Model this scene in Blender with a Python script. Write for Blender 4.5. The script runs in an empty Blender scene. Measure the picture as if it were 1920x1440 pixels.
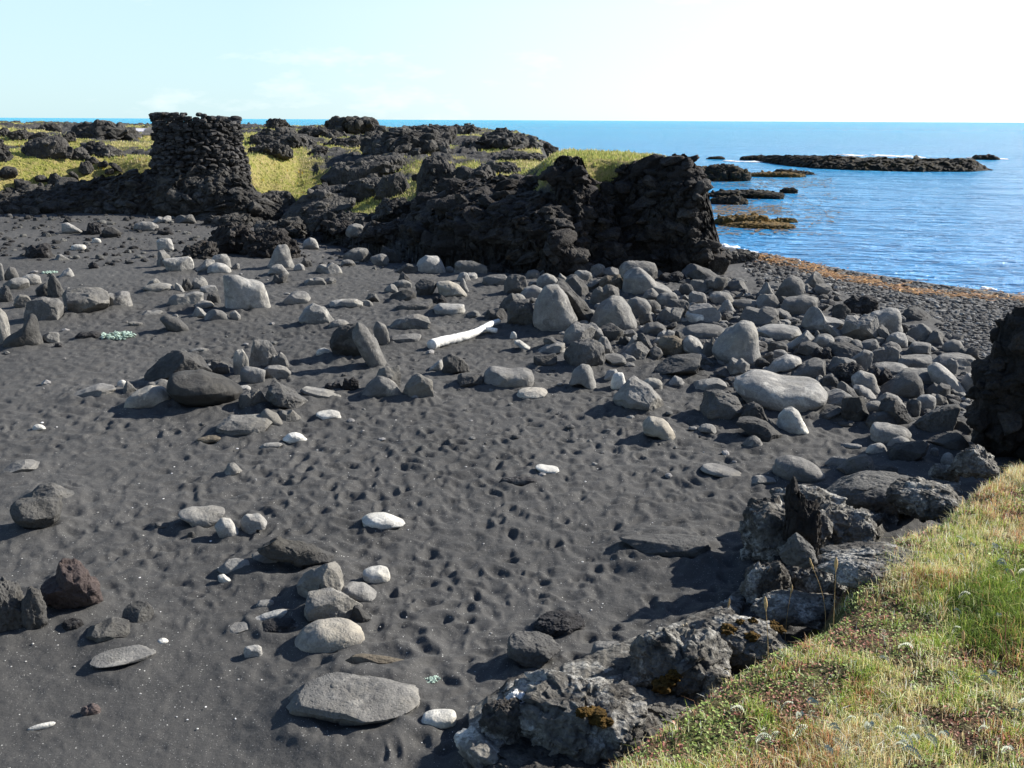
import bpy, math, random
import numpy as np
R = math.radians
rng = np.random.default_rng(11)
random.seed(5)
sc = bpy.context.scene
COL = sc.collection

# ------------------------------------------------------------------ camera
FPX = 1844.0                       # focal length in pixels of the 1920 px wide photograph
CAM = np.array([0.0, 0.0, 3.5])
PITCH, ROLL = math.atan(495.0 / FPX), R(0.27)
rt = np.array([math.cos(ROLL), 0, math.sin(ROLL)])
f0 = np.array([0, math.cos(PITCH), -math.sin(PITCH)])
fw = f0 - rt * np.dot(f0, rt); fw /= np.linalg.norm(fw)
up = np.cross(rt, fw)
SEA_Z = -1.6

def ray(px, py):
    px = np.asarray(px, float); py = np.asarray(py, float)
    d = fw + rt * ((px - 960) / FPX)[..., None] + up * (-(py - 720) / FPX)[..., None]
    return d / np.linalg.norm(d, axis=-1, keepdims=True)

def at(px, py, z=0.0):
    d = ray(px, py)
    return CAM + d * ((z - CAM[2]) / d[..., 2])[..., None]

def atd(px, py, dist):
    d = ray(px, py)
    return CAM + d * (dist / np.hypot(d[..., 0], d[..., 1]))[..., None]

def project(P):
    q = P - CAM
    dep = q @ fw
    return 960 + FPX * (q @ rt) / dep, 720 - FPX * (q @ up) / dep

# ------------------------------------------------------------------ noise
def _h(ix, iy, iz, seed):
    h = (ix.astype(np.uint32) * np.uint32(374761393) + iy.astype(np.uint32) * np.uint32(668265263)
         + iz.astype(np.uint32) * np.uint32(2246822519) + np.uint32((seed * 3266489917) & 0xffffffff))
    h = (h ^ (h >> np.uint32(13))) * np.uint32(1274126177)
    h = (h ^ (h >> np.uint32(16))) * np.uint32(2654435769)
    return h ^ (h >> np.uint32(15))

def noise3(p, seed=0):
    p = np.asarray(p, np.float64)
    f = np.floor(p); i = f.astype(np.int64); t = p - f
    u = t * t * t * (t * (t * 6 - 15) + 10)
    out = 0
    for a in (0, 1):
        wx = u[:, 0] if a else 1 - u[:, 0]
        for b in (0, 1):
            wy = u[:, 1] if b else 1 - u[:, 1]
            for c in (0, 1):
                wz = u[:, 2] if c else 1 - u[:, 2]
                h = _h(i[:, 0] + a, i[:, 1] + b, i[:, 2] + c, seed)
                gx = (h & np.uint32(1023)) / 511.5 - 1
                gy = ((h >> np.uint32(10)) & np.uint32(1023)) / 511.5 - 1
                gz = ((h >> np.uint32(20)) & np.uint32(1023)) / 511.5 - 1
                out = out + wx * wy * wz * (gx * (t[:, 0] - a) + gy * (t[:, 1] - b) + gz * (t[:, 2] - c))
    return out

def fbm(p, o=4, seed=0, gain=0.5, lac=2.03):
    a, s, q = 1.0, 0.0, np.asarray(p, float)
    for k in range(o):
        s = s + a * noise3(q, seed + k * 17)
        a *= gain; q = q * lac + 11.3
    return s

def ridged(p, o=4, seed=0, gain=0.5, lac=2.1):
    a, s, q = 1.0, 0.0, np.asarray(p, float)
    for k in range(o):
        s = s + a * (0.5 - np.abs(noise3(q, seed + k * 31)) * 1.9)
        a *= gain; q = q * lac + 7.7
    return s

def n2(x, y, sc_, o=3, seed=0):
    return fbm(np.stack([x * sc_, y * sc_, np.zeros_like(x)], -1), o, seed)

def facets3(p, freq, seed=0, tilt=1.0):
    """broken-rock relief: every random cell is a flat, tilted plane"""
    q = np.asarray(p, float) * freq
    b = np.floor(q).astype(np.int64)
    best = np.full(len(q), 1e9); val = np.zeros(len(q))
    u = lambda h, k: ((h >> np.uint32(k)) & np.uint32(255)) / 255.0
    for dx in (-1, 0, 1):
        for dy in (-1, 0, 1):
            for dz in (-1, 0, 1):
                c = b + np.array([dx, dy, dz])
                h = _h(c[:, 0], c[:, 1], c[:, 2], seed); h2 = _h(c[:, 0], c[:, 1], c[:, 2], seed + 77)
                e = q - c - np.stack([u(h, 0), u(h, 8), u(h, 16)], 1)
                d = (e * e).sum(1)
                g = np.stack([u(h2, 0), u(h2, 8), u(h2, 16)], 1) * 2 - 1
                v = u(h, 24) - .5 + tilt * (g * e).sum(1)
                m = d < best
                best = np.where(m, d, best); val = np.where(m, v, val)
    return val

def sstep(t):
    t = np.clip(t, 0, 1)
    return t * t * (3 - 2 * t)

def sdf(poly, x, y):
    """signed distance, positive inside"""
    P = np.asarray(poly, float)
    d2 = np.full(x.shape, 1e12); ins = np.zeros(x.shape, bool)
    for k in range(len(P)):
        ax, ay = P[k]; bx, by = P[(k + 1) % len(P)]
        ex, ey = bx - ax, by - ay
        t = np.clip(((x - ax) * ex + (y - ay) * ey) / (ex * ex + ey * ey + 1e-12), 0, 1)
        d2 = np.minimum(d2, (x - ax - t * ex) ** 2 + (y - ay - t * ey) ** 2)
        c = ((ay > y) != (by > y))
        with np.errstate(divide='ignore', invalid='ignore'):
            xi = ax + (y - ay) * ex / (ey if ey != 0 else 1e-12)
        ins ^= c & (x < xi)
    return np.where(ins, 1, -1) * np.sqrt(d2)

def in_poly(poly, x, y):
    return sdf(poly, x, y) > 0

# ------------------------------------------------------------------ terrain shape
def xy(px, py, z=0.0):
    p = at(px, py, z); return (p[0], p[1])
def xyd(px, d):
    a = ray(px, 300.0); a = a[:2] / np.linalg.norm(a[:2]); return (a[0] * d, a[1] * d)

SHORE = [(60, 18), xy(2100, 588, SEA_Z), xy(1920, 553, SEA_Z), xy(1760, 533, SEA_Z), xy(1600, 508, SEA_Z), xy(1440, 478, SEA_Z),
         xy(1345, 458, SEA_Z), (7.0, 36.5), (5.0, 34.3), (1.0, 34.5), (-10, 60), (-90, 60), (-90, -30), (60, -30)]
HEAD = [xy(-300, 400), xy(0, 397), xy(200, 386), xy(330, 386), xy(480, 383), xy(560, 404), xy(640, 428), xy(760, 452),
        xy(850, 470), xy(950, 480), xy(1060, 490), xy(1150, 480), xy(1240, 488), xy(1325, 490), xy(1342, 470),
        xyd(1318, 31.0), xyd(1292, 33.5), xyd(1150, 36.5), xyd(1075, 40), xyd(1062, 50), xyd(1046, 66), xyd(1000, 82), xyd(850, 100),
        xyd(600, 115), xyd(300, 130), xyd(-300, 135), (-140, 60), (-70, 38)]

def ground_base(x, y):
    x = np.asarray(x, float); y = np.asarray(y, float)
    s = sdf(SHORE, x, y)
    b = np.where(s > 0, SEA_Z + 0.16 * s, SEA_Z + 0.1 * np.maximum(s, -30))
    k = 0.35
    b = -np.logaddexp(0.0, -b / k) * k          # soft min(0, b)
    b = b + 0.05 * n2(x, y, 0.35, 2, 3) * sstep((s - 3) / 6)
    hp = sdf(HEAD, x, y)
    d = np.hypot(x, y)
    px, _ = project(np.stack([x, y, np.full_like(x, 1.0)], -1))
    px = np.where(y > 1, px, 0)
    ht = np.interp(d, [25, 30, 36, 44, 60, 90, 130], [1.0, 1.2, 1.45, 1.8, 2.3, 2.75, 2.8])
    prom = sstep((px - 960) / 100) * sstep((40 - d) / 4)
    ht = ht * (1 - prom) + 2.45 * prom
    w = np.interp(px, [0, 470, 560, 800, 870, 1400], [2.4, 2.4, 7.5, 6.0, 1.7, 1.1])
    hum = n2(x, y, 0.16, 4, 8)
    h = ht * sstep(hp / w) + 0.55 * hum * sstep((hp - 0.5) / 5) * (1 - 0.7 * prom)
    return np.where(hp > 0, np.maximum(b, h * 1.0), b)

GX0, GY0, GST = -150.0, -2.0, 0.2
_gx, _gy = np.meshgrid(np.arange(GX0, 80, GST), np.arange(GY0, 170, GST))
_GZ = np.empty(_gx.shape)
for _i in range(0, _gx.shape[0], 60):
    _GZ[_i:_i + 60] = ground_base(_gx[_i:_i + 60].ravel(), _gy[_i:_i + 60].ravel()).reshape(_gx[_i:_i + 60].shape)
_exact = ground_base
def ground_base(x, y):
    """the same surface, looked up bilinearly"""
    u = np.clip((np.asarray(x, float) - GX0) / GST, 0, _GZ.shape[1] - 1.001); v = np.clip((np.asarray(y, float) - GY0) / GST, 0, _GZ.shape[0] - 1.001)
    i = u.astype(int); j = v.astype(int); a = u - i; b = v - j
    return (_GZ[j, i] * (1 - a) + _GZ[j, i + 1] * a) * (1 - b) + (_GZ[j + 1, i] * (1 - a) + _GZ[j + 1, i + 1] * a) * b

def hit(px, py, fn=None):
    fn = fn or ground_base
    px = np.atleast_1d(np.asarray(px, float)); py = np.atleast_1d(np.asarray(py, float))
    d = ray(px, py); d = d / np.hypot(d[:, 0], d[:, 1])[:, None]
    t = np.full(len(px), np.nan); prev = 2.0
    for tt in 2.0 * 1.012 ** np.arange(1, 370):
        todo = np.isnan(t)
        if not todo.any(): break
        P = CAM + d[todo] * tt
        below = P[:, 2] < fn(P[:, 0], P[:, 1])
        idx = np.where(todo)[0][below]
        if len(idx):
            lo = np.full(len(idx), prev); hi = np.full(len(idx), tt)
            for _ in range(12):
                m = (lo + hi) / 2
                Q = CAM + d[idx] * m[:, None]
                bl = Q[:, 2] < fn(Q[:, 0], Q[:, 1])
                hi = np.where(bl, m, hi); lo = np.where(bl, lo, m)
            t[idx] = hi
        prev = tt
    ok = ~np.isnan(t)
    return CAM + d * np.nan_to_num(t, nan=160.0)[:, None], ok

# near grass bank
BANK = [xy(1020, 1520, .5), xy(1120, 1425, .5), xy(1250, 1335, .5), xy(1360, 1255, .5), xy(1470, 1205, .5), xy(1560, 1150, .5),
        xy(1570, 1085, .5), xy(1640, 1025, .5), xy(1735, 985, .5), xy(1800, 930, .5), xy(1850, 890, .5), xy(1925, 862, .5), xy(2150, 830, .5),
        (9.5, 7.5), (9.5, 0.6), (0.35, 0.6)]
def bank_z(x, y):
    s = sdf(BANK, x, y)
    z = 0.6 * sstep((s + 0.3) / 0.5) + 0.13 * np.clip(s, 0, 4) + 0.07 * n2(x, y, 1.6, 3, 21) + 0.02 * n2(x, y, 7, 2, 22) - 0.05
    return np.where(s > -0.3, z, -1.0)
def near_ground(x, y):
    return np.maximum(ground_base(x, y), bank_z(x, y))

# ------------------------------------------------------------------ mesh helpers
def mk(name, V, F, mat=None, parent=None, loc=None, smooth=True, col=None, attrs=None):
    V = np.asarray(V, np.float64); F = np.asarray(F, np.int64)
    if loc is not None: V = V - np.asarray(loc)
    me = bpy.data.meshes.new(name)
    me.vertices.add(len(V)); me.vertices.foreach_set('co', V.astype(np.float32).ravel())
    n, k = F.shape
    me.loops.add(n * k); me.loops.foreach_set('vertex_index', F.astype(np.int32).ravel())
    me.polygons.add(n)
    me.polygons.foreach_set('loop_start', np.arange(0, n * k, k, dtype=np.int32))
    me.polygons.foreach_set('loop_total', np.full(n, k, np.int32))
    if col is not None:
        a = me.attributes.new('col', 'FLOAT_COLOR', 'POINT')
        c = np.ones((len(V), 4), np.float32); c[:, :3] = col
        a.data.foreach_set('color', c.ravel())
    if mat is not None and mat.get('tone') and 'tone' not in (attrs or {}): attrs = dict(attrs or {}, tone=np.ones(len(V)))
    for nm, arr in (attrs or {}).items():
        a = me.attributes.new(nm, 'FLOAT', 'POINT'); a.data.foreach_set('value', np.asarray(arr, np.float32))
    me.update(calc_edges=True); me.validate()
    me.polygons.foreach_set('use_smooth', np.full(n, smooth))
    if mat: me.materials.append(mat)
    o = bpy.data.objects.new(name, me); COL.objects.link(o)
    if loc is not None: o.location = [float(v) for v in loc]
    if parent: o.parent = parent
    return o

def tag(o, label=None, cat=None, group=None, kind=None):
    if label: o['label'] = label
    if cat: o['category'] = cat
    if group: o['group'] = group
    if kind: o['kind'] = kind
    return o

def empty(name, loc):
    o = bpy.data.objects.new(name, None); o.location = [float(v) for v in loc]; o.empty_display_size = 0.2
    COL.objects.link(o); return o

def ico(level):
    t = (1 + 5 ** .5) / 2
    V = [(-1, t, 0), (1, t, 0), (-1, -t, 0), (1, -t, 0), (0, -1, t), (0, 1, t), (0, -1, -t), (0, 1, -t), (t, 0, -1), (t, 0, 1), (-t, 0, -1), (-t, 0, 1)]
    F = [(0, 11, 5), (0, 5, 1), (0, 1, 7), (0, 7, 10), (0, 10, 11), (1, 5, 9), (5, 11, 4), (11, 10, 2), (10, 7, 6), (7, 1, 8),
         (3, 9, 4), (3, 4, 2), (3, 2, 6), (3, 6, 8), (3, 8, 9), (4, 9, 5), (2, 4, 11), (6, 2, 10), (8, 6, 7), (9, 8, 1)]
    V = np.array(V, float); F = np.array(F)
    V /= np.linalg.norm(V, axis=1, keepdims=True)
    for _ in range(level):
        e = np.concatenate([F[:, [0, 1]], F[:, [1, 2]], F[:, [2, 0]]]); e.sort(axis=1)
        ue, inv = np.unique(e, axis=0, return_inverse=True); inv = inv.ravel()
        m = V[ue].mean(1); m /= np.linalg.norm(m, axis=1, keepdims=True)
        n = len(F); a, b, c = (inv[:n] + len(V), inv[n:2 * n] + len(V), inv[2 * n:] + len(V))
        V = np.vstack([V, m])
        F = np.vstack([np.stack([F[:, 0], a, c], 1), np.stack([F[:, 1], b, a], 1), np.stack([F[:, 2], c, b], 1), np.stack([a, b, c], 1)])
    return V, F
ICO = {k: ico(k) for k in range(0, 7)}

# ------------------------------------------------------------------ materials
class NT:
    def __init__(s, name):
        s.m = bpy.data.materials.new(name); s.m.use_nodes = True
        s.t = s.m.node_tree; s.t.nodes.clear()
    def n(s, typ, props=None, **ins):
        nd = s.t.nodes.new(typ)
        for k, v in (props or {}).items(): setattr(nd, k, v)
        for k, v in ins.items():
            k2 = int(k[1:]) if k[0] == '_' and k[1:].isdigit() else k.replace('_', ' ')
            s.set(nd, k2, v)
        return nd
    def set(s, nd, k, v):
        if isinstance(v, bpy.types.NodeSocket): s.t.links.new(v, nd.inputs[k])
        elif isinstance(v, bpy.types.Node): s.t.links.new(v.outputs[0], nd.inputs[k])
        else:
            if isinstance(v, (tuple, list)) and len(v) == 3 and len(nd.inputs[k].default_value) == 4: v = (*v, 1)
            nd.inputs[k].default_value = v
    def noise(s, vec, scale, detail=4, rough=0.55, dist=0.0):
        return s.n('ShaderNodeTexNoise', None, Vector=vec, Scale=scale, Detail=detail, Roughness=rough, Distortion=dist).outputs[0]
    def ramp(s, fac, a, b, va=0.0, vb=1.0):
        return s.n('ShaderNodeMapRange', {'clamp': True}, Value=fac, From_Min=a, From_Max=b, To_Min=va, To_Max=vb).outputs[0]
    def math(s, op, a, b=0.0):
        nd = s.t.nodes.new('ShaderNodeMath'); nd.operation = op
        s.set(nd, 0, a); s.set(nd, 1, b); return nd.outputs[0]
    def mix(s, fac, a, b, mode='MIX'):
        nd = s.t.nodes.new('ShaderNodeMix'); nd.data_type = 'RGBA'; nd.blend_type = mode
        s.set(nd, 0, fac); s.set(nd, 6, a); s.set(nd, 7, b); return nd.outputs[2]
    def bump(s, h, strength, dist, normal=None):
        nd = s.n('ShaderNodeBump', None, Height=h, Strength=strength, Distance=dist)
        if normal: s.set(nd, 'Normal', normal)
        return nd.outputs[0]
    def out(s, color, rough=0.85, normal=None, spec=0.3, **kw):
        b = s.n('ShaderNodeBsdfPrincipled', None, Base_Color=color, Roughness=rough, **kw)
        s.set(b, 'Specular IOR Level', spec)
        if normal: s.set(b, 'Normal', normal)
        o = s.n('ShaderNodeOutputMaterial'); s.t.links.new(b.outputs[0], o.inputs[0])
        return s.m
    def obj(s, jitter=True):
        tc = s.n('ShaderNodeTexCoord')
        v = tc.outputs['Object']
        if jitter:
            oi = s.n('ShaderNodeObjectInfo')
            r = s.math('MULTIPLY', oi.outputs['Random'], 73.0)
            va = s.n('ShaderNodeVectorMath', {'operation': 'ADD'}); s.set(va, 0, v); s.set(va, 1, r)
            v = va.outputs[0]
            s.rand = oi.outputs['Random']
        return v

def mat_rock(name, c, pit=0.5, crack=0.3, spots=None, var=1.0):
    t = NT(name); v = t.obj()
    a = t.noise(v, 1.3, 3); b = t.noise(v, 9, 6, 0.6); f = t.noise(v, 70, 4, 0.7)
    c = np.array(c)
    col = t.mix(t.ramp(a, .35, .65), tuple(c * (1 - .3 * var)), tuple(c * (1 + .25 * var)))
    col = t.mix(t.ramp(b, .3, .7), t.mix(1.0, col, (.62, .62, .64), 'MULTIPLY'), col)
    col = t.mix(t.ramp(f, .35, .6, .0, 1.0), t.mix(1.0, col, (.72, .72, .72), 'MULTIPLY'), col)
    lm = lambda k: tuple(np.minimum(c * np.array(k), .85))
    col = t.mix(t.math('MULTIPLY', t.ramp(t.noise(v, 1.9, 5, .6), .52, .66), .35 * var), col, lm((1.10, 1.03, .88)))
    col = t.mix(t.math('MULTIPLY', t.ramp(t.noise(v, 4.3, 7, .7, .4), .55, .63), .75 * var), col, lm((1.28, 1.26, 1.22)))
    col = t.mix(t.math('MULTIPLY', t.ramp(t.noise(v, 3.1, 7, .72, .8), .57, .65), .8 * var), col, lm((.45, .45, .46)))
    br = t.ramp(t.rand, 0, 1, .78, 1.28)
    g = t.n('ShaderNodeCombineColor', None, Red=br, Green=br, Blue=br)
    col = t.mix(1.0, col, g.outputs[0], 'MULTIPLY')
    vo = t.n('ShaderNodeTexVoronoi', None, Vector=v, Scale=38.0).outputs[0]
    pm = t.ramp(vo, .12, .3)
    col = t.mix(t.math('MULTIPLY', t.math('SUBTRACT', 1.0, pm), pit * .6), col, tuple(c * .35))
    if spots:
        sc_, lo, hi, cc = spots
        sm = t.ramp(t.noise(v, sc_, 6, .65), lo, hi)
        col = t.mix(sm, col, cc)
    h = t.math('ADD', t.math('MULTIPLY', b, 1.0), t.math('MULTIPLY', f, .35))
    h = t.math('ADD', h, t.math('MULTIPLY', pm, .25 * pit))
    wv = t.noise(v, 3.2, 5, .7, .6)
    h = t.math('ADD', h, t.math('MULTIPLY', t.math('ABSOLUTE', t.math('SUBTRACT', wv, .5)), 2.0 * crack))
    return t.out(col, .9, t.bump(h, .8, .03), spec=.2)

TONE = {'w': (.54, .52, .465), 'p': (.285, .275, .252), 'g': (.20, .192, .176), 'd': (.092, .089, .083), 'k': (.04, .038, .038),
        'r': (.075, .058, .053), 'b': (.16, .135, .10), 't': (.32, .295, .25)}
M = {k: mat_rock('rock_' + n, TONE[k], p, c) for k, n, p, c in (
    ('w', 'white', .25, .1), ('p', 'pale', .45, .25), ('g', 'grey', .5, .3), ('d', 'dark', .6, .5), ('r', 'reddish', .5, .6), ('b', 'tan', .5, .4), ('t', 'sandstone', .4, .2))}
M['k'] = mat_rock('rock_lava', TONE['k'], .7, .8, (7, .57, .66, (.11, .105, .1)))

def mat_lava(name, base, grey, brown=(.10, .065, .03), lichen=None, glo=.52, ghi=.68, rope=0.0, blo=.62):
    t = NT(name); v = t.obj()
    a = t.noise(v, .8, 4); b = t.noise(v, 5, 7, .65); f = t.noise(v, 38, 5, .7)
    col = t.mix(t.ramp(b, .35, .7), base, tuple(np.array(base) * 1.9))
    col = t.mix(t.ramp(t.math('ADD', t.math('MULTIPLY', a, .5), t.math('MULTIPLY', b, .5)), glo, ghi), col, grey)
    col = t.mix(t.ramp(t.noise(v, 2.3, 6, .7), blo, blo + .1), col, brown)
    if lichen:
        sc_, lo, hi, cc = lichen
        lm = t.math('MULTIPLY', t.ramp(t.noise(v, sc_, 7, .7), lo, hi), t.ramp(f, .3, .55))
        col = t.mix(lm, col, cc)
    col = t.mix(t.ramp(f, .3, .6), t.mix(1.0, col, (.55, .55, .57), 'MULTIPLY'), col)
    tn = t.n('ShaderNodeAttribute', {'attribute_name': 'tone'}).outputs['Fac']
    tc = t.n('ShaderNodeCombineColor', None, Red=tn, Green=tn, Blue=tn)
    col = t.mix(1.0, col, tc.outputs[0], 'MULTIPLY'); t.m['tone'] = 1
    vo = t.n('ShaderNodeTexVoronoi', None, Vector=v, Scale=16.0).outputs[0]
    h = t.math('ADD', t.math('MULTIPLY', b, 1.2), t.math('MULTIPLY', f, .4))
    h = t.math('ADD', h, t.math('MULTIPLY', t.ramp(vo, .1, .5), .35))
    if rope:
        w = t.n('ShaderNodeTexWave', None, Vector=v, Scale=1.6, Distortion=14.0, Detail=4.0).outputs[1]
        h = t.math('ADD', h, t.math('MULTIPLY', w, rope))
    return t.out(col, .88, t.bump(h, 1.0, .07), spec=.22)

M['cliff'] = mat_lava('lava_cliff_rock', (.026, .023, .021), (.09, .083, .072), (.07, .047, .028), blo=.58, glo=.49)
M['outcrop'] = mat_lava('lava_outcrop_rock', (.034, .032, .029), (.125, .118, .104), (.09, .062, .03), glo=.47, ghi=.64)
M['ropy'] = mat_lava('ropy_lava_rock', (.045, .042, .038), (.115, .108, .096), (.10, .09, .04), glo=.44, ghi=.62, rope=.5)
M['ledge'] = mat_lava('ledge_rock', (.055, .05, .044), (.21, .197, .17), (.085, .052, .022), (4.0, .50, .60, (.48, .465, .42)), glo=.43, ghi=.56, blo=.65)
M['ledgesmooth'] = mat_lava('smooth_ledge_rock', (.085, .082, .076), (.15, .145, .133), (.09, .07, .05), glo=.42, ghi=.6, blo=.72)
M['reef'] = mat_lava('reef_rock', (.02, .019, .016), (.045, .041, .034), (.075, .052, .018), glo=.5, ghi=.7, blo=.5)
M['kelpreef'] = mat_lava('weedy_reef_rock', (.05, .04, .02), (.08, .065, .03), (.20, .12, .03), glo=.4, ghi=.6, blo=.42)

def mat_attr(name, rough=.7, spec=.25, trans=0.0, bump=None):
    t = NT(name)
    a = t.n('ShaderNodeAttribute', {'attribute_name': 'col'})
    nrm = None
    if bump:
        v = t.obj(False); nrm = t.bump(t.noise(v, bump[0], 5, .65), 1.0, bump[1])
    b = t.n('ShaderNodeBsdfPrincipled', None, Base_Color=a.outputs['Color'], Roughness=rough)
    b.inputs['Specular IOR Level'].default_value = spec
    if nrm: t.set(b, 'Normal', nrm)
    o = t.n('ShaderNodeOutputMaterial')
    if trans:
        tr = t.n('ShaderNodeBsdfTranslucent', None, Color=a.outputs['Color'])
        mx = t.n('ShaderNodeMixShader', None, _0=trans); t.t.links.new(b.outputs[0], mx.inputs[1]); t.t.links.new(tr.outputs[0], mx.inputs[2])
        t.t.links.new(mx.outputs[0], o.inputs[0])
    else: t.t.links.new(b.outputs[0], o.inputs[0])
    return t.m
M['grass'] = mat_attr('grass_blades', .6, .2, .35)
M['leaf'] = mat_attr('leafy_plant', .6, .25, .2)
M['stones'] = mat_attr('loose_stones', .9, .2, 0, (60, .01))
M['kelp'] = mat_attr('stranded_kelp', .55, .4, .15)

def mat_sand():
    t = NT('black_sand'); v = t.obj(False)
    a = t.noise(v, .28, 6, .6); b = t.noise(v, 6, 4, .6); f = t.noise(v, 170, 3, .8)
    col = t.mix(t.ramp(a, .35, .65), (.052, .0508, .0483), (.080, .0775, .073))
    col = t.mix(t.ramp(b, .35, .7), t.mix(1.0, col, (.85, .85, .86), 'MULTIPLY'), col)
    col = t.mix(t.ramp(f, .3, .72), t.mix(1.0, col, (.5, .5, .5), 'MULTIPLY'), t.mix(1.0, col, (1.45, 1.45, 1.45), 'MULTIPLY'))
    vo = t.n('ShaderNodeTexVoronoi', None, Vector=v, Scale=62.0)
    sep = t.n('ShaderNodeSeparateColor', None, Color=vo.outputs['Color'])
    sp = t.math('MULTIPLY', t.ramp(vo.outputs['Distance'], .2, .32, 1, 0), t.math('GREATER_THAN', sep.outputs[0], .975))
    sp = t.math('MULTIPLY', sp, t.ramp(t.noise(v, 1.1, 2), .42, .62, .25, 1))
    col = t.mix(sp, col, (.55, .54, .5))
    v2 = t.n('ShaderNodeTexVoronoi', None, Vector=v, Scale=140.0)
    s2 = t.n('ShaderNodeSeparateColor', None, Color=v2.outputs['Color'])
    col = t.mix(t.math('MULTIPLY', t.math('MULTIPLY', t.ramp(v2.outputs['Distance'], .25, .4, 1, 0), t.math('GREATER_THAN', s2.outputs[0], .955)), .8), col, (.36, .35, .33))
    gm = t.ramp(t.noise(v, 2.2, 4, .6), .4, .6)
    h = t.math('ADD', t.math('MULTIPLY', f, .35), t.math('MULTIPLY', t.noise(v, 28, 5, .6), .9))
    return t.out(col, .92, t.bump(h, .7, .012), spec=.25)
M['sand'] = mat_sand()

def mat_shingle():
    t = NT('shingle'); v = t.obj(False)
    vo = t.n('ShaderNodeTexVoronoi', None, Vector=v, Scale=9.0)
    sep = t.n('ShaderNodeSeparateColor', None, Color=vo.outputs['Color'])
    col = t.mix(sep.outputs[0], (.05, .047, .044), (.15, .14, .127))
    col = t.mix(t.ramp(vo.outputs['Distance'], .3, .6), col, (.03, .03, .03))
    big = t.ramp(t.noise(v, .35, 4), .45, .6)
    col = t.mix(big, col, (.055, .053, .052))
    z = t.n('ShaderNodeSeparateXYZ', None, Vector=v).outputs[2]
    wet = t.ramp(z, SEA_Z - .05, SEA_Z + .28, 0, 1)
    col = t.mix(wet, t.mix(1.0, col, (.45, .45, .46), 'MULTIPLY'), col)
    nrm = t.bump(vo.outputs['Distance'], -.9, .05)
    return t.out(col, t.ramp(wet, 0, 1, .35, .9), nrm, spec=.3)
M['shingle'] = mat_shingle()

def mat_headland():
    t = NT('headland_turf_and_lava'); v = t.obj(False)
    g = t.n('ShaderNodeAttribute', {'attribute_name': 'turf'}).outputs['Fac']
    a = t.noise(v, .6, 5, .6); b = t.noise(v, 3, 6, .65); f = t.noise(v, 14, 5, .7)
    rock = t.mix(t.ramp(b, .35, .65), (.028, .027, .026), (.10, .096, .09))
    turf = t.mix(t.ramp(a, .38, .62), (.22, .23, .045), (.32, .28, .09))
    turf = t.mix(t.ramp(b, .4, .66), turf, (.36, .28, .13))
    turf = t.mix(t.ramp(f, .5, .7), turf, (.12, .14, .03))
    m = t.ramp(t.math('ADD', g, t.math('MULTIPLY', t.math('SUBTRACT', f, .5), .9)), .42, .58)
    col = t.mix(m, rock, turf)
    h = t.math('ADD', b, t.math('MULTIPLY', f, .5))
    return t.out(col, .9, t.bump(h, 1.0, .15), spec=.15)
M['headland'] = mat_headland()

def mat_bank():
    t = NT('turf_soil'); v = t.obj(False)
    a = t.noise(v, 2.2, 4); b = t.noise(v, 14, 6, .65); f = t.noise(v, 60, 4, .7)
    col = t.mix(t.ramp(a, .4, .6), (.10, .11, .035), (.14, .085, .055))
    col = t.mix(t.ramp(b, .45, .65), col, (.20, .17, .09))
    col = t.mix(t.ramp(f, .35, .6), t.mix(1.0, col, (.45, .45, .45), 'MULTIPLY'), col)
    return t.out(col, .95, t.bump(t.math('ADD', b, f), 1.0, .03), spec=.1)
M['bank'] = mat_bank()

def mat_sea():
    t = NT('sea_water'); v = t.obj(False)
    sx = t.n('ShaderNodeSeparateXYZ', None, Vector=v)
    far = t.ramp(t.math('LOGARITHM', t.math('MAXIMUM', sx.outputs[1], 1.0), 10.0), 1.55, 3.3)
    col = t.mix(far, (.03, .27, .60), (.0, .40, .60))
    shal = t.ramp(t.noise(v, .09, 4, .6), .42, .62)
    col = t.mix(t.math('MULTIPLY', shal, .35), col, (.02, .30, .62))
    mp = t.n('ShaderNodeMapping', None, Vector=v, Rotation=(0, 0, R(-12)), Scale=(.55, 1.5, 1.0))
    w1 = t.noise(mp.outputs[0], .55, 3, .55, .4); w2 = t.noise(mp.outputs[0], 1.7, 4, .6, .3); w3 = t.noise(mp.outputs[0], .12, 3, .5)
    h = t.math('ADD', t.math('MULTIPLY', w1, 1.0), t.math('MULTIPLY', w2, .5))
    h = t.math('ADD', h, t.math('MULTIPLY', w3, 2.0))
    return t.out(col, .2, t.bump(h, 1.0, 1.6), spec=.11, IOR=1.33)
M['sea'] = mat_sea()

def simple(name, c, rough=.8, sc_=20, amt=.35, bd=.01, bs=.6, spec=.2):
    t = NT(name); v = t.obj()
    a = t.noise(v, sc_, 5, .65)
    col = t.mix(t.ramp(a, .3, .7), tuple(np.array(c) * (1 - amt)), tuple(np.minimum(np.array(c) * (1 + amt * .5), .95)))
    return t.out(col, rough, t.bump(a, bs, bd), spec=spec)
M['driftwood'] = simple('bleached_driftwood', (.72, .70, .65), .8, 22, .3, .012)
M['lichen'] = simple('white_lichen', (.72, .71, .69), .95, 30, .3, .02, 1.0)
M['moss'] = simple('brown_moss', (.10, .058, .012), .95, 40, .7, .03, 1.0)
M['foam'] = simple('white_foam', (.85, .88, .9), .7, 6, .2, .03)
M['dry'] = simple('dry_straw', (.46, .31, .14), .8, 40, .4, .003)
M['redstem'] = simple('red_stem', (.30, .13, .09), .7, 40, .4, .003)
M['seed'] = simple('dry_seed_head', (.52, .36, .17), .9, 120, .5, .004)
M['silver'] = simple('silver_leaf', (.42, .45, .34), .7, 60, .35, .004)
M['sheet'] = simple('pale_board', (.62, .60, .62), .6, 8, .2, .005)
M['seedwhite'] = simple('dried_flower', (.5, .42, .3), .9, 80, .4, .003)
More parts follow.
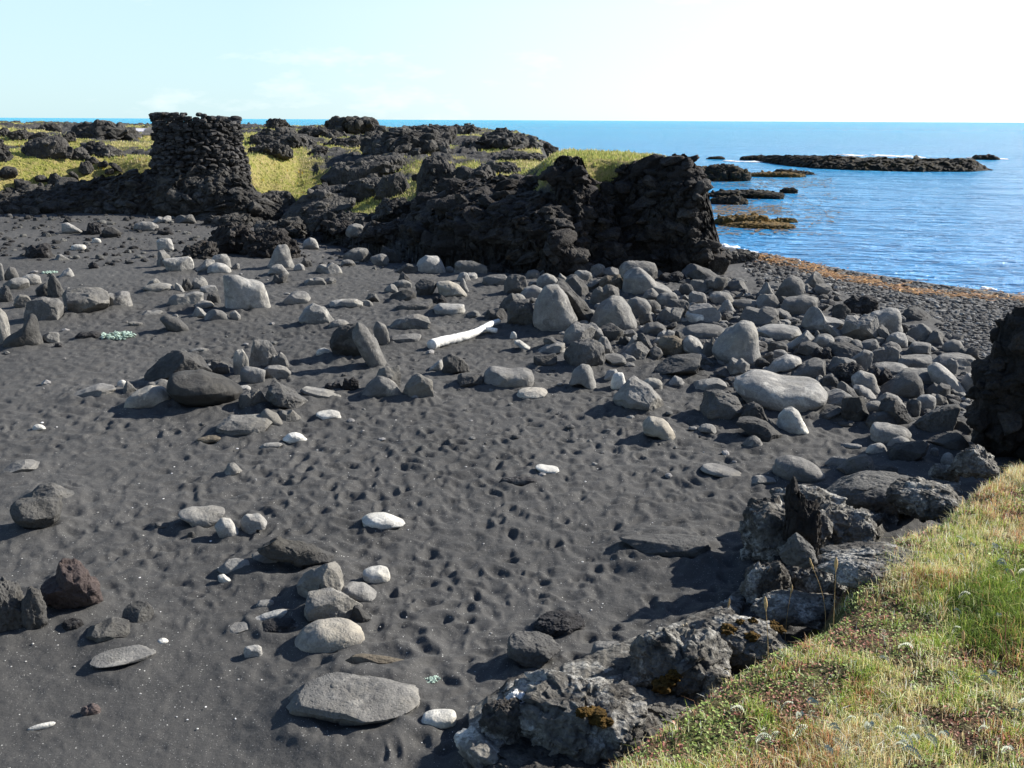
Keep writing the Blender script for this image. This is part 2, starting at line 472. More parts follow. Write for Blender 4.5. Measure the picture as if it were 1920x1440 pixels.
M['oyster'] = simple('blue_green_leaf', (.36, .46, .38), .6, 60, .35, .003)
M['hut'] = mat_lava('dry_stone', (.036, .034, .033), (.105, .10, .092), (.09, .065, .04), glo=.47, ghi=.68, blo=.66)

# ------------------------------------------------------------------ rocks
SH = {
 'round': None,
 'egg': [(-1, -.2), (-.85, .45), (-.35, .9), (.2, 1), (.75, .65), (1, 0), (.85, -.6), (.2, -1), (-.6, -.85)],
 'dome': [(-1, -.7), (-.9, 0), (-.55, .65), (0, 1), (.5, .75), (.9, .1), (1, -.7), (.6, -1), (-.6, -1)],
 'block': [(-1, -.85), (-.95, .5), (-.6, .95), (.2, 1), (.75, .7), (1, .1), (.95, -.9), (0, -1)],
 'slab': [(-1, -.5), (-.85, .5), (-.2, .95), (.6, .9), (1, .2), (.9, -.9), (-.8, -1)],
 'tooth': [(-1, -1), (-.6, -.1), (-.2, .9), (.1, 1), (.5, .3), (.95, -.7), (1, -1)],
 'toothl': [(-1, -1), (-.95, 0), (-.6, .95), (-.3, 1), (.3, .3), (.9, -.6), (1, -1)],
 'toothr': [(1, -1), (.95, 0), (.6, .95), (.3, 1), (-.3, .3), (-.9, -.6), (-1, -1)],
 'wedgel': [(-1, -.8), (-.2, .3), (.4, 1), (.9, .8), (1, -.6), (.7, -1)],
 'wedger': [(1, -.8), (.2, .3), (-.4, 1), (-.9, .8), (-1, -.6), (-.7, -1)],
 'leanr': [(-1, .5), (-.75, 1), (-.35, .95), (.3, .35), (1, -.5), (1, -.95), (.55, -1), (-.2, -.5)],
 'leanl': [(1, .5), (.75, 1), (.35, .95), (-.3, .35), (-1, -.5), (-1, -.95), (-.55, -1), (.2, -.5)],
 'pillar': [(-.8, -1), (-1, 0), (-.9, .8), (-.3, 1), (.6, .95), (1, .3), (.9, -1)],
 'hump': [(-1, -1), (-.85, .1), (-.45, .8), (-.05, .55), (.35, 1), (.8, .6), (1, -.2), (1, -1)],
}
ROUNDISH = {'round', 'egg', 'dome'}
def polar(poly, smooth):
    N = 360
    th = (np.arange(N) + .5) / N * 2 * np.pi - np.pi
    if poly is None:
        c, s = np.abs(np.cos(th)), np.abs(np.sin(th)); return th, (c ** 2.4 + s ** 2.4) ** (-1 / 2.4)
    P = np.array(poly, float); r = np.zeros(N)
    d = np.stack([np.cos(th), np.sin(th)], 1)
    for k in range(len(P)):
        a, b = P[k], P[(k + 1) % len(P)]; e = b - a
        den = d[:, 0] * e[1] - d[:, 1] * e[0]
        with np.errstate(divide='ignore', invalid='ignore'):
            t = (a[0] * e[1] - a[1] * e[0]) / den
            u = (a[0] * d[:, 1] - a[1] * d[:, 0]) / den
        ok = (np.abs(den) > 1e-9) & (t > 0) & (u >= -1e-6) & (u <= 1 + 1e-6)
        r = np.where(ok, np.maximum(r, t), r)
    r = np.maximum(r, .12)
    for _ in range(smooth):
        k = np.ones(9) / 9
        r = np.convolve(np.concatenate([r[-8:], r, r[:8]]), k, 'same')[8:-8]
    return th, r

def pct(s):
    """outline in percent of the box, y down"""
    return [(float(a.split(',')[0]) / 50 - 1, 1 - float(a.split(',')[1]) / 50) for a in s.split()]

def rock_shape(level, shape, seed, dr=.85, rough=.05, facets=8, cut=(.74, .97), rfreq=1.6, octv=4, box=2.6, smooth=None, strata=0.0, chip=0.0, asp=1.0, under=0.0, top=9.0):
    g = np.random.default_rng(seed)
    poly = SH[shape] if isinstance(shape, str) else shape
    if poly is not None and isinstance(shape, str):
        poly = [(x + g.uniform(-.1, .1), z + g.uniform(-.1, .1)) for x, z in poly]
    sm = smooth if smooth is not None else (4 if shape in (None, 'round', 'egg', 'dome') else 1)
    th, r = polar(poly, sm)
    D, F = ICO[level]
    D = D.copy()
    ang = np.arctan2(D[:, 2], D[:, 0])
    rr = np.interp(ang, th, r, period=2 * np.pi)
    e = (np.abs(D) ** box).sum(1) ** (-1 / box)
    prof = np.stack([D[:, 0] * e, D[:, 1] * e, D[:, 2] * e], 1)
    # silhouette scaling (radius of the outline in x/z, constant depth), thinner towards its rim
    V = np.stack([prof[:, 0] * rr, prof[:, 1] * dr, prof[:, 2] * rr], 1)
    sk = g.uniform(-.25, .25)
    V[:, 0] += sk * V[:, 1] * .6
    for _ in range(facets):
        n = g.normal(size=3); n[2] *= .8; n /= np.linalg.norm(n)
        p = V @ n; h = p.max() * g.uniform(*cut)
        V = V - n * (np.maximum(0, p - h) * .93)[:, None]
    if under: V[:, 1] += under * np.clip(.25 - V[:, 2], 0, 1.2) * (V[:, 1] < 0) * sstep(-V[:, 1] * 2)
    if top < 5: V[:, 2] = np.where(V[:, 2] > top, top + (V[:, 2] - top) * .12, V[:, 2])
    ae = float(np.clip(asp, .22, 1.0)); sc3 = np.array([1, 1, ae]); am = np.array([ae, ae, 1.0]) ; fq = 1 / ae ** .8
    Q = V * sc3
    nd = Q / np.maximum(np.linalg.norm(Q, axis=1, keepdims=True), 1e-6)
    off = g.uniform(-50, 50, 3)
    d = fbm(Q * rfreq * fq + off, octv, seed) * rough * 1.6
    if rough > .09: d = d + (ridged(Q * rfreq * 2.2 * fq + off, octv, seed + 5) - .3) * rough * .9
    if chip: d = d + chip * facets3(Q * fq + off, 2.2, seed, .9) + chip * .5 * facets3(Q * fq + off, 5.5, seed + 3, .9)
    if strata: d = d + strata * ridged(Q * fq * np.array([1.2, 1.2, 7.0]) + off, 3, seed + 9)
    V = V + nd * am * d[:, None]
    return V, F

ROCKS = []          # records for labels and sand aprons
def fit_rock(box_px, V, z0=None, sink=.16, ground=None, clip_ground=True, minb=.2):
    x0, y0, x1, y1 = box_px
    cx = (x0 + x1) / 2
    if z0 is None: G = hit([cx], [y1], ground)[0][0]
    else: G = at(cx, y1, z0)
    d = np.array([G[0], G[1], 0]); L3 = np.linalg.norm(G - CAM); d /= np.linalg.norm(d)
    Rv = np.array([d[1], -d[0], 0]); Fv = d
    a = (x1 - x0) / 2 * L3 / FPX; b = (y1 - y0) / 2 * L3 / FPX
    base = G.copy(); y_aim = y1; fs = 1.0
    zmin, zmax = V[:, 2].min(), V[:, 2].max()
    for it in range(7):
        zc = base[2] - (zmin + sink * (zmax - zmin)) * b
        W = base + Rv * (V[:, :1] * a) + Fv * (V[:, 1:2] * a * fs)
        W[:, 2] = zc + V[:, 2] * b
        vis = W[:, 2] >= base[2] - .005 if clip_ground else np.ones(len(W), bool)
        px, py = project(W[vis])
        w, h = np.ptp(px), np.ptp(py)
        a *= np.clip((x1 - x0) / w, .5, 2)
        fb = np.clip((y1 - y0) / h, .6, 1.6)
        if b * fb < minb * a: fs *= .8; b = max(b * fb, minb * a)
        else: b *= fb
        ddx = cx - (px.max() + px.min()) / 2
        ddy = y1 - py.max()
        base = base + Rv * (ddx * L3 / FPX)
        gy = np.clip(ddy, -60, 60)
        p1 = at(cx, y1 - gy, base[2]); p2 = at(cx, y1, base[2])
        mv = (p2 - p1) @ Fv
        base = base + Fv * np.clip(mv, -1.5, 1.5)
        if z0 is None: base[2] = (ground or ground_base)(np.array([base[0]]), np.array([base[1]]))[0]
    zc = base[2] - (zmin + sink * (zmax - zmin)) * b
    W = base + Rv * (V[:, :1] * a) + Fv * (V[:, 1:2] * a * fs)
    W[:, 2] = zc + V[:, 2] * b
    return W, base, a

def lvl_for(w): return 6 if w > 230 else 5 if w > 55 else 4 if w > 22 else 3

PARAM = {'w': dict(rough=.03, facets=3, cut=(.86, .98)), 'p': dict(rough=.05, facets=8, chip=.02), 'g': dict(rough=.05, facets=11, chip=.035, cut=(.62, .93)), 'd': dict(rough=.065, facets=12, chip=.05, cut=(.6, .92)),
         'k': dict(rough=.13, facets=6, chip=.13), 'r': dict(rough=.06, facets=11, chip=.09), 'b': dict(rough=.1, facets=9), 't': dict(rough=.05, facets=6)}
def make_rock(x0, y0, x1, y1, shape, tone, name=None, mat=None, seed=None, z0=None, sink=.16, level=None, dr=None, ground=None, minb=.2, blocks=0, **kw):
    seed = seed if seed is not None else int(x0 * 31 + y0 * 57) % 99991
    p = dict(PARAM[tone]); 
    if isinstance(shape, str) and shape in ROUNDISH and tone != 'k': p['facets'] = max(3, p['facets'] * 2 // 3); p['rough'] *= .8; p['chip'] = p.get('chip', 0) * .5
    if seed is not None and kw.pop('soft', False): p.update(facets=2, chip=.0, rough=.045, cut=(.86, .97), smooth=3)
    p.update(kw)
    w, h = x1 - x0, y1 - y0
    V, F = rock_shape(level or lvl_for(w), shape, seed, dr if dr else random.Random(seed).uniform(.62, .95), asp=h / w, **p)
    W, base, a = fit_rock((x0, y0, x1, y1), V, z0=z0, sink=sink, ground=ground, minb=minb)
    nm = name or ('lava_rock' if tone == 'k' else 'cobble' if (tone == 'w' or w < 34) else 'boulder')
    at_ = None
    if blocks:
        gg = np.random.default_rng(seed + 9)
        hz = W[:, 2].max() - base[2]
        up_ = np.where((W[:, 2] > base[2] + .02 * hz) & (((W - base) @ np.array([base[0], base[1], 0]) / np.hypot(base[0], base[1])) < a * .5))[0]
        C = pick_spread(W[up_], blocks, seed, a * .12)
        sz = np.minimum(a * gg.uniform(.08, .22, len(C)), .5 * hz)
        C = C - np.array([0, 0, 1.0]) * (sz * .45)[:, None]
        bv, bf, bt = blocks_on(C, sz, seed, .75)
        at_ = {'tone': np.concatenate([np.full(len(W), .9), bt])}
        F = np.vstack([F, bf + len(W)]); W = np.vstack([W, bv])
    o = mk(nm, W, F, mat or M[tone], loc=base, attrs=at_)
    return o, base, a

# broken blocks that clothe lava faces
_BV = []
for k_ in range(14):
    v_, f_ = rock_shape(3, ['block', 'slab', 'tooth', 'wedgel', 'hump', 'block', 'leanr'][k_ % 7], 500 + k_, .9, rough=.06, facets=11, cut=(.55, .9), chip=.10, box=3.2, smooth=0)
    _BV.append((v_, f_))
def blocks_on(P, size, seed, flat=.7, sink=.15, out=None):
    """a block at every point of P; returns verts, faces, tone"""
    g = np.random.default_rng(seed); VV, FF, TT, n = [], [], [], 0
    for i in range(len(P)):
        v, f = _BV[g.integers(0, len(_BV))]
        s = size[i] * np.array([g.uniform(.8, 1.5), g.uniform(.7, 1.2), flat * g.uniform(.7, 1.3)])
        q = v * s
        a, b, c = g.uniform(0, 6.28), g.normal(0, .3), g.normal(0, .3)
        ca, sa = math.cos(b), math.sin(b); q = np.stack([q[:, 0] * ca - q[:, 2] * sa, q[:, 1], q[:, 0] * sa + q[:, 2] * ca], 1)
        ca, sa = math.cos(c), math.sin(c); q = np.stack([q[:, 0], q[:, 1] * ca - q[:, 2] * sa, q[:, 1] * sa + q[:, 2] * ca], 1)
        ca, sa = math.cos(a), math.sin(a); q = np.stack([q[:, 0] * ca - q[:, 1] * sa, q[:, 0] * sa + q[:, 1] * ca, q[:, 2]], 1)
        VV.append(q + P[i]); FF.append(f + n); n += len(q); TT.append(np.full(len(q), g.uniform(.7, 1.45)))
    return np.vstack(VV), np.vstack(FF), np.concatenate(TT)
def pick_spread(C, N, seed, rmin):
    """N points of C, kept apart"""
    g = np.random.default_rng(seed); out = []
    for i in g.permutation(len(C)):
        if len(out) >= N: break
        if not out or (np.linalg.norm(np.array(out) - C[i], axis=1) > rmin).all(): out.append(C[i])
    return np.array(out)

# ------------------------------------------------------------------ table of stones: box in the photograph, shape, tone, @short name | label
TABLE = '''
50 1354 104 1372 egg w @flat_white_cobble | small flat white cobble alone at the lower corner of the sand
534 1362 596 1390 P:0,8;60,0;100,5;75,35;62,60;58,100;42,85;20,45 w @forked_white_stone | forked white stone half buried in front of the broad flat slab
788 1329 856 1368 egg w @pitted_oval | smooth white oval cobble with a dark pit beside the broad flat slab
536 1260 792 1362 P:0,70;14,35;30,10;50,0;80,22;100,48;99,75;80,90;50,88;28,100;4,88 g under=.35 top=.5 dr=.7 sink=.24 @broad_slab | broad flat dark slab with a shadowed overhang, near the smooth pitted cobble
168 1208 293 1253 P:0,40;10,10;45,0;85,15;100,45;95,75;65,100;25,100;10,80 p under=.5 top=.3 @wedge | pale wedge of stone with a hollow shaded underside
150 1318 190 1346 hump r @red_lump | small reddish lava lump crumbling into the sand
160 1156 250 1206 hump d @rough_lump | low rough dark stone touching a taller porous one
226 1126 290 1178 dome d @porous_dome | dark porous domed stone leaning on a lower rough one
113 1158 160 1184 hump k
-30 1080 60 1190 dome d rough=.12 chip=.12 @lobed_rock | dark lobed rock cut by the frame beside the red-topped block
36 1098 90 1186 dome d rough=.11 chip=.1 @drooping_rock | dark drooping rock between the lobed rock and the red-topped block
75 1046 194 1145 P:35,0;65,3;80,35;98,45;100,75;75,100;40,97;5,68;0,42;28,30 r under=.4 @red_topped_block | angular reddish-topped block balanced among dark rocks
251 1190 274 1200 egg w
293 1196 318 1210 dome w
250 1173 283 1190 slab g
457 1209 492 1236 round p @lone_cobble | pale round cobble half sunk in open sand
552 1158 684 1232 S:0,60;10,35;35,0;75,5;98,40;100,60;60,80;35,100;5,92 t @white_boulder | big smooth whitish boulder with a lumpy crest
478 1155 566 1196 dome k @sponge_stone | black spongy stone in front of a thin white slab
466 1142 545 1168 wedgel w @thin_white_slab | thin white slab tucked behind the black spongy stone
424 1166 474 1190 dome g
480 1124 514 1143 slab p
570 1100 680 1166 block g @tilted_block | grey angular block between the pointed grey rock and the whitish boulder
640 1090 710 1132 S:0,30;20,0;60,10;90,55;100,85;70,100;30,70 p @rounded_wedge | rounded pale stone leaning down over the grey angular block
556 1052 648 1128 P:40,20;70,0;95,25;100,55;85,85;40,100;0,88;10,60 g @pointed_grey | pointed grey rock at the end of the long dark ridge
482 1004 628 1066 P:0,40;8,5;25,0;50,25;75,40;98,72;100,95;75,100;45,62;20,50 d dr=.3 @long_ridge | long dark ridge of lava rock arching out of the sand
408 1046 468 1082 P:0,50;25,10;85,0;100,20;80,60;65,95;20,90 p @pale_triangle | pale triangular stone with a small white pebble at its foot
408 1076 442 1096 wedger w
465 1032 525 1064 dome g
656 1133 700 1174 toothl d
680 1060 732 1096 egg w @round_white | round white cobble with tiny pits beside the pale leaning stone
334 947 422 992 S:0,15;25,0;75,5;100,25;95,60;60,100;30,80 p @smooth_tan | smooth speckled tan boulder, first of a row of three
402 970 451 1011 S:0,40;35,0;65,10;100,80;70,100;25,90 p @upright_cobble | blunt pale cobble in the middle of a row of three
450 962 501 1004 S:0,40;25,0;75,2;100,45;85,72;55,60;50,100;20,100;5,70 p @kidney | kidney shaped pale cobble at the end of a row of three
290 978 322 994 wedger d
350 996 366 1009 dome d
18 930 118 992 P:0,25;15,3;50,0;85,15;100,40;95,75;65,100;30,85;5,55 d under=.45 @dark_angular | dark angular boulder undercut above its own long shadow
50 904 146 940 tooth d @low_dark_wedge | low dark wedge of rock behind the dark angular boulder
0 860 80 892 tooth g @pointed_lone | grey pointed rock alone by the edge of the open sand
416 867 457 896 tooth g @little_peak | little grey peaked stone alone on the trodden sand
678 960 760 996 S:0,40;20,5;55,0;75,30;100,62;60,90;30,100;5,75 w @white_angular | whitish angular stone with a tapering tip on trodden sand
1004 870 1050 890 S:0,20;20,0;60,20;95,35;100,75;85,100;40,90;8,60 w @bean | white bean shaped cobble alone in the middle of the sand
1206 780 1266 826 S:0,35;25,0;60,8;95,55;100,95;80,100;45,75;8,70 t @tan_leaner | tan egg shaped stone tilted on the trodden sand
935 893 1012 912 slab k @sunken_lava | low black lava crust barely showing through trodden sand
1160 1000 1335 1052 P:0,40;12,5;50,0;90,18;100,60;80,95;35,100;10,80 d @shaded_ledge | long dark ledge of rock where the big shadow begins
1000 1143 1098 1196 slab k @flat_crust | rough black crust of lava lying behind its pointed twin
950 1182 1052 1258 P:12,5;50,0;95,20;100,50;85,70;78,100;50,80;15,60;0,50 d @rough_point | rough dark lava block narrowing to a point on the sand
630 1226 780 1262 wedger b @brown_crust | brownish crust of lava behind the broad flat slab
735 1255 765 1282 tooth d
1108 1202 1180 1256 S:0,45;15,10;45,0;80,5;100,35;95,80;60,90;40,80;10,90 g @round_by_ledge | round grey boulder wedged against the lichened ledge
270 655 398 722 P:10,35;25,8;55,0;85,25;100,60;90,100;40,100;12,85;0,60 d @craggy_head | craggy dark boulder behind the big lens shaped boulder
312 692 455 764 S:0,35;12,5;45,0;70,20;100,50;95,75;65,98;35,90;10,65 d under=.5 @lens | big dark lens shaped boulder overhanging deep shade
232 722 325 768 dome t @tan_hump | broad tan hump of rock at the foot of the dark lens boulder
128 718 224 748 wedgel g @low_taper | low grey stone tapering to a thin tail in the sand
218 712 240 730 dome w
226 714 262 742 tooth g
268 710 318 736 hump g
358 664 415 682 slab d
375 682 408 704 dome p
394 676 432 706 block d
437 654 468 704 pillar p @pillar | pale upright pillar stone standing in a heap
462 636 522 692 block g @heap_block | tall grey block behind the pale upright pillar
505 660 542 692 hump g
450 686 498 722 round g @heap_round | round grey boulder under the pale upright pillar
494 684 546 714 egg g @heap_oval | grey oval boulder beside the round one under the pillar
447 728 505 770 hump d
497 712 585 772 leanr d @leaning_slab | dark slab tilted over black shade below the heap
562 724 640 750 P:0,20;10,0;30,25;60,40;100,80;70,95;20,100;5,60 p @low_tail | low pale stone with a long tail beyond the tilted dark slab
605 715 642 733 hump k
445 722 472 733 dome p
405 776 514 818 P:3,20;12,0;45,8;80,12;98,50;100,80;75,100;40,92;0,85 g @flat_faced | flat topped grey block casting a shadow in front of the heap
488 766 536 803 S:0,30;25,0;60,25;95,75;90,100;55,95 g @slanted_egg | slanted egg of grey stone leaning on the flat topped block
520 768 567 798 hump g
592 768 640 789 egg w @bright_white | bright white cobble below the tilted dark slab
530 810 576 832 P:0,60;30,10;55,0;85,35;100,75;80,100;10,95 w @white_shell | white cobble with a ridge, in front of the flat topped block
487 829 530 842 slab p
365 815 420 832 slab b
60 795 86 808 dome w
355 652 392 661 slab p
5 588 84 656 S:70,0;85,3;92,30;95,60;100,85;85,100;50,98;15,90;0,75;8,62;35,50;55,35;62,15 d @horned | dark boulder sculpted into an upright horn
80 622 112 646 block g
-30 576 22 650 block p @cut_boulder | pale boulder cut by the frame behind the horned one
100 642 120 654 dome k
138 620 192 638 hump k @black_crust | black lava crust next to the pale blue-green plant
44 556 124 606 P:0,60;15,15;40,0;75,15;100,65;90,100;5,100 g @grey_pyramid | grey sloping boulder just behind the horned one
122 538 206 592 P:0,35;10,5;45,0;75,10;98,45;100,75;80,90;45,100;5,90 g @twin_block | broad grey boulder with a rough broken foot, twin of another
188 545 250 580 hump g @twin_rough | lumpy grey boulder joined to the broad grey twin
116 538 142 576 block g
88 512 125 560 toothl d @dark_fin | dark fin of rock standing among grey boulders
66 530 102 558 egg d
5 520 56 545 round g
36 513 78 536 egg p
-4 535 25 568 block d
6 500 36 525 dome g
25 552 60 578 egg g
-6 492 9 526 block p
110 502 140 521 toothr p
418 515 508 584 S:4,3;25,0;60,15;85,22;98,50;100,85;92,98;60,96;50,85;40,100;3,92;0,50 p @big_pale_block | biggest pale block, flat faced and square, alone among low stones
310 546 384 578 hump p @long_hump | long pale hump beside the biggest pale block
268 530 326 550 egg p @pancake | flat pale pancake stone with another on top
275 522 307 541 dome p
327 530 346 548 toothl p
358 518 392 545 hump g
375 534 408 550 egg p
360 563 402 580 dome g
386 548 414 572 hump d
340 520 362 546 hump d
300 590 355 624 S:0,20;25,0;60,15;95,60;100,95;60,100;20,70 d @dark_snail | dark snail shaped boulder with a knob on top
262 580 306 594 hump g
240 602 268 612 slab g
358 575 390 596 tooth p
382 580 432 604 dome g @small_dome | grey domed stone in front of the biggest pale block
430 582 452 601 egg g
293 446 327 471 block p @pale_cube | pale cube of stone standing behind a leaning slab
292 468 326 502 toothl g
304 480 364 512 P:3,15;50,10;90,0;100,50;92,100;40,90;15,80 p @leaning_plate | pale plate of rock leaning in front of a cube
362 485 406 512 wedgel p @cream_loaf | cream loaf shaped stone next to the leaning plate
388 492 434 515 dome p
393 476 434 506 dome p @loaf_pair | pale rounded stone behind two cream loaves
433 493 450 506 wedgel g
500 458 554 506 S:45,0;75,0;88,40;100,95;60,92;0,90;10,65;30,25 p @tall_tooth | tall pale tooth of rock near the low lava outcrop
500 495 542 517 dome g
508 512 540 534 hump d
550 494 572 508 dome p
570 520 612 538 hump g
605 520 631 535 egg g
590 492 642 516 hump g
562 484 586 502 toothr d
567 445 598 468 dome p
530 545 583 573 dome g @squat_dark | squat grey boulder beyond the biggest pale block
560 568 630 612 P:0,70;20,30;45,0;75,20;98,70;100,90;60,100;15,92 p @pale_wedge | pale wedge shaped boulder with a sharp top edge
616 598 658 616 dome g
615 560 668 578 slab p
132 458 162 470 egg w
172 446 190 456 dome w
45 455 100 486 hump k @rubble_clump | clump of black clinker on the far sand
98 476 130 490 tooth g
165 490 187 505 dome k
115 417 156 438 wedger p
160 415 192 440 hump k
190 425 228 446 block d
285 404 322 418 hump p
250 415 298 434 slab g @far_plate | flat grey plate of rock on the far sand near driftwood
320 402 368 419 hump g
292 430 326 441 hump k
230 382 256 402 dome k
275 382 304 402 dome k
648 438 686 464 dome p @pale_dome | pale domed boulder, first of a line below the lava slope
643 464 696 492 block g @blocky_pale | blocky grey boulder below a pale dome
694 475 730 499 egg g
713 460 756 494 leanr d @leaning_dark | dark slab leaning beside blocky grey stones
638 486 668 500 dome g
775 478 837 517 S:0,70;20,25;40,0;75,8;95,50;100,90;75,100;30,95 p @humped_pale | big pale humped boulder with a hollow face
738 494 792 516 wedgel d
745 508 773 534 tooth d
838 472 872 492 dome g
834 499 854 513 dome p
850 488 914 519 block g @broad_grey_block | broad grey block against the foot of the dark cliff
900 470 922 486 P:0,40;20,0;60,20;95,60;100,95;40,90 w @cliff_white | bright cobble at the foot of the dark cliff
856 510 882 528 dome p
870 511 896 524 slab p
858 522 880 549 tooth p
818 526 876 559 S:0,15;40,0;70,20;95,60;100,80;85,100;45,92;10,85 t @striped_loaf | pale streaked loaf of rock next to a dark block
778 522 820 557 block d @dark_cube | dark block against the pale streaked loaf
720 532 747 551 dome g
735 524 772 543 dome p
730 543 782 566 egg d
902 514 958 538 slab g
680 548 713 568 tooth d
674 562 700 576 dome g
636 560 682 579 slab p
743 565 812 585 slab d
808 552 840 575 hump k
812 568 873 593 S:0,25;15,5;60,10;92,15;100,60;85,95;30,90;5,70 p @flat_loaf | long flat loaf of grey stone behind the driftwood
872 582 902 596 dome g
728 588 808 622 P:0,70;12,40;35,15;75,0;98,25;100,65;75,98;40,85 g @flat_whale | broad flat boulder behind a leaning slab
700 602 731 647 S:25,0;65,10;95,40;100,75;70,100;30,90;5,60;0,30 g @standing_egg | grey egg shaped stone standing upright by the leaning slab
732 625 790 645 egg g @flat_oval | flat oval boulder between the leaning slab and driftwood
618 606 706 672 block d
660 604 726 692 S:0,20;20,0;45,8;75,40;98,80;100,95;65,100;40,75;15,45 g @leaning_giant | big grey slab leaning on a shaded dark boulder
592 652 622 668 dome w
1000 532 1083 624 S:5,35;30,3;55,0;70,20;98,60;100,75;75,92;50,100;15,88;2,70 g @great_egg | great rounded grey boulder in front of a sloping dark slab
1030 524 1112 614 leanr d @pile_slab | long dark slab sloping down between two great boulders
1107 553 1193 622 S:0,65;12,35;45,0;65,5;92,50;100,75;88,92;75,100;35,85;5,78 p @facet | great pale boulder with a sharp ridge, past the sloping slab
1168 500 1262 556 S:5,20;35,0;50,20;65,48;92,62;100,85;85,98;40,92;5,90;0,55 p @twin_hump | great pale boulder with two humps high on the pile
1042 486 1086 516 tooth p
1055 514 1104 556 toothl d @dark_cone | dark pointed stone behind the great rounded boulder
1104 533 1162 572 hump g
1120 514 1173 546 hump b @rusty | rusty tan boulder below the two-humped pale one
945 514 988 550 block d @dark_crate | dark square boulder where the pile begins
935 549 986 586 tooth d
952 550 986 569 dome p
974 534 1018 562 dome g
950 560 1008 612 block d
908 578 956 602 hump d
1053 602 1116 650 P:0,85;10,35;35,0;80,15;100,50;95,80;50,95 g @cracked_block | grey block with a flat top in front of the great rounded boulder
1058 634 1134 690 P:0,55;10,15;35,5;75,0;95,25;100,60;90,100;55,85;20,80 d @shaded_block | dark block facing the sand next to a lighter broken one
1108 630 1154 670 tooth g
1103 604 1140 642 leanr g
1124 605 1169 640 block d
1170 556 1220 596 dome g
1198 562 1238 586 dome g
1204 603 1248 627 egg g
1230 575 1282 604 hump g
1198 587 1224 610 dome d
1003 640 1062 665 wedgel p @chipped_pale | chipped pale stone at the sandy edge of the pile
1020 631 1062 656 wedger d
1000 662 1045 690 P:0,50;15,20;75,10;92,0;100,50;90,95;60,100;20,85 d @dark_tooth_edge | dark stone with a pale worn end on the sand
956 621 970 636 dome w
964 637 998 658 leanr w
828 663 881 702 P:5,20;35,0;70,25;98,60;100,80;75,98;35,95;0,75 d @shaded_egg | dark blunt boulder leaning over a small white stone
804 674 832 696 toothr w
855 699 912 728 block d
905 686 1002 731 S:5,30;20,2;45,8;60,15;90,8;100,50;95,80;60,100;20,88;0,60 g @donut | fat ring shaped boulder with a dip in its top
968 726 1027 750 egg t @tan_oval | flat tan oval in front of the fat ring shaped boulder
700 685 752 734 P:30,10;55,0;85,5;95,45;100,95;50,100;10,85 g @scooped_back | upright grey boulder behind a scooped stone
676 704 756 748 S:0,85;12,45;45,0;65,15;85,40;98,90;70,100;35,95 g @scooped | grey boulder with a scooped hollow beside another
755 700 813 748 P:5,35;30,5;55,0;90,30;100,85;85,100;35,98;0,90 g @dust | grey cut boulder dark at its foot beside the scooped one
640 706 674 733 hump k
1068 682 1117 728 S:0,75;20,25;45,0;70,5;88,40;100,95;60,70;30,60 p @shark_fin | pale shark fin of stone rising from the sand
1133 692 1158 712 slab p
1146 698 1173 728 dome w @curled_white | pair of curled white stones half buried by the fin
1150 704 1244 772 P:25,8;45,0;72,25;95,60;100,100;70,88;30,85;2,75;0,50;18,40 g @big_angular | big grey angular boulder facing the open sand, streaked at one foot
1208 708 1241 729 block p
1250 704 1284 723 tooth p
1130 662 1175 685 dome g
1150 640 1217 676 wedgel g
1155 661 1194 680 dome g
1224 662 1314 703 P:0,75;15,40;50,10;85,0;100,35;98,85;80,100;30,95 d @plant_block | dark block beside the blue-green plant at the pile
1232 628 1282 668 block b
1195 624 1226 656 leanr d
1212 649 1242 674 dome d
1174 628 1206 650 tooth p
1277 628 1325 668 S:5,30;30,0;55,10;95,70;100,100;70,95;25,70;0,55 p @pale_log | pale log shaped stone pointing down beside a giant tooth
1315 632 1342 670 hump g
1336 600 1428 690 S:55,0;75,5;88,30;95,65;100,92;70,100;30,92;0,65;5,45;30,20 p @giant_tooth | giant smooth grey tooth of rock standing in the pile
1416 607 1502 639 egg p @long_pebble | long smooth oval boulder beside the giant grey tooth
1270 606 1362 636 S:0,70;25,25;55,0;85,10;100,40;95,75;60,100;20,90 g @long_flat | long flat boulder inland of the giant grey tooth
1364 670 1406 706 hump g @tooth_foot | knobbly grey stone at the foot of the giant grey tooth
1377 692 1551 778 S:5,20;20,3;35,5;50,15;85,18;100,45;98,60;85,75;78,100;45,95;15,75;0,45 p @whale | giant smooth grey boulder like a whale at the edge of the pile
1432 664 1502 702 S:0,85;25,30;55,0;90,15;100,40;80,60;40,70;20,100 p @duck | smooth sloping boulder behind the whale-like one
1474 670 1552 712 wedgel g @rough_ramp | rough grey ramp of stone behind the whale-like boulder
1410 670 1446 692 egg d
1472 619 1526 658 leanl g @dark_loaf | rounded dark loaf behind the rough ramp
1495 640 1542 670 dome d
1525 625 1568 652 dome p
1520 650 1562 677 hump k
1545 640 1632 682 P:0,45;10,15;40,0;70,20;100,60;90,90;40,100;10,85 d @dark_saddle | long dark saddle shaped boulder in the middle of the pile
1550 668 1608 706 block g
1590 655 1636 697 P:0,60;40,20;65,0;98,10;100,55;85,100;50,80 g @knuckle | grey knuckle of stone over a white-hearted lava rock
1560 677 1628 724 P:5,60;25,15;60,0;85,30;100,70;80,100;40,90 k @white_heart | black lava rock with a pale worn hollow
1597 694 1652 742 S:0,30;30,0;70,10;85,45;100,80;75,100;30,75;5,60 p @speckled | pale speckled rounded stone leaning on a black lava rock
1626 648 1690 687 hump g
1540 699 1582 730 wedger d
1570 714 1618 752 leanr g @long_egg | long grey egg stone slanting beside the whale-like boulder
1600 721 1642 750 leanr p
1628 688 1674 726 hump k
1637 678 1706 704 egg p @two_tone | pale stone fading to dark in the thick of the pile
1680 664 1746 696 dome g
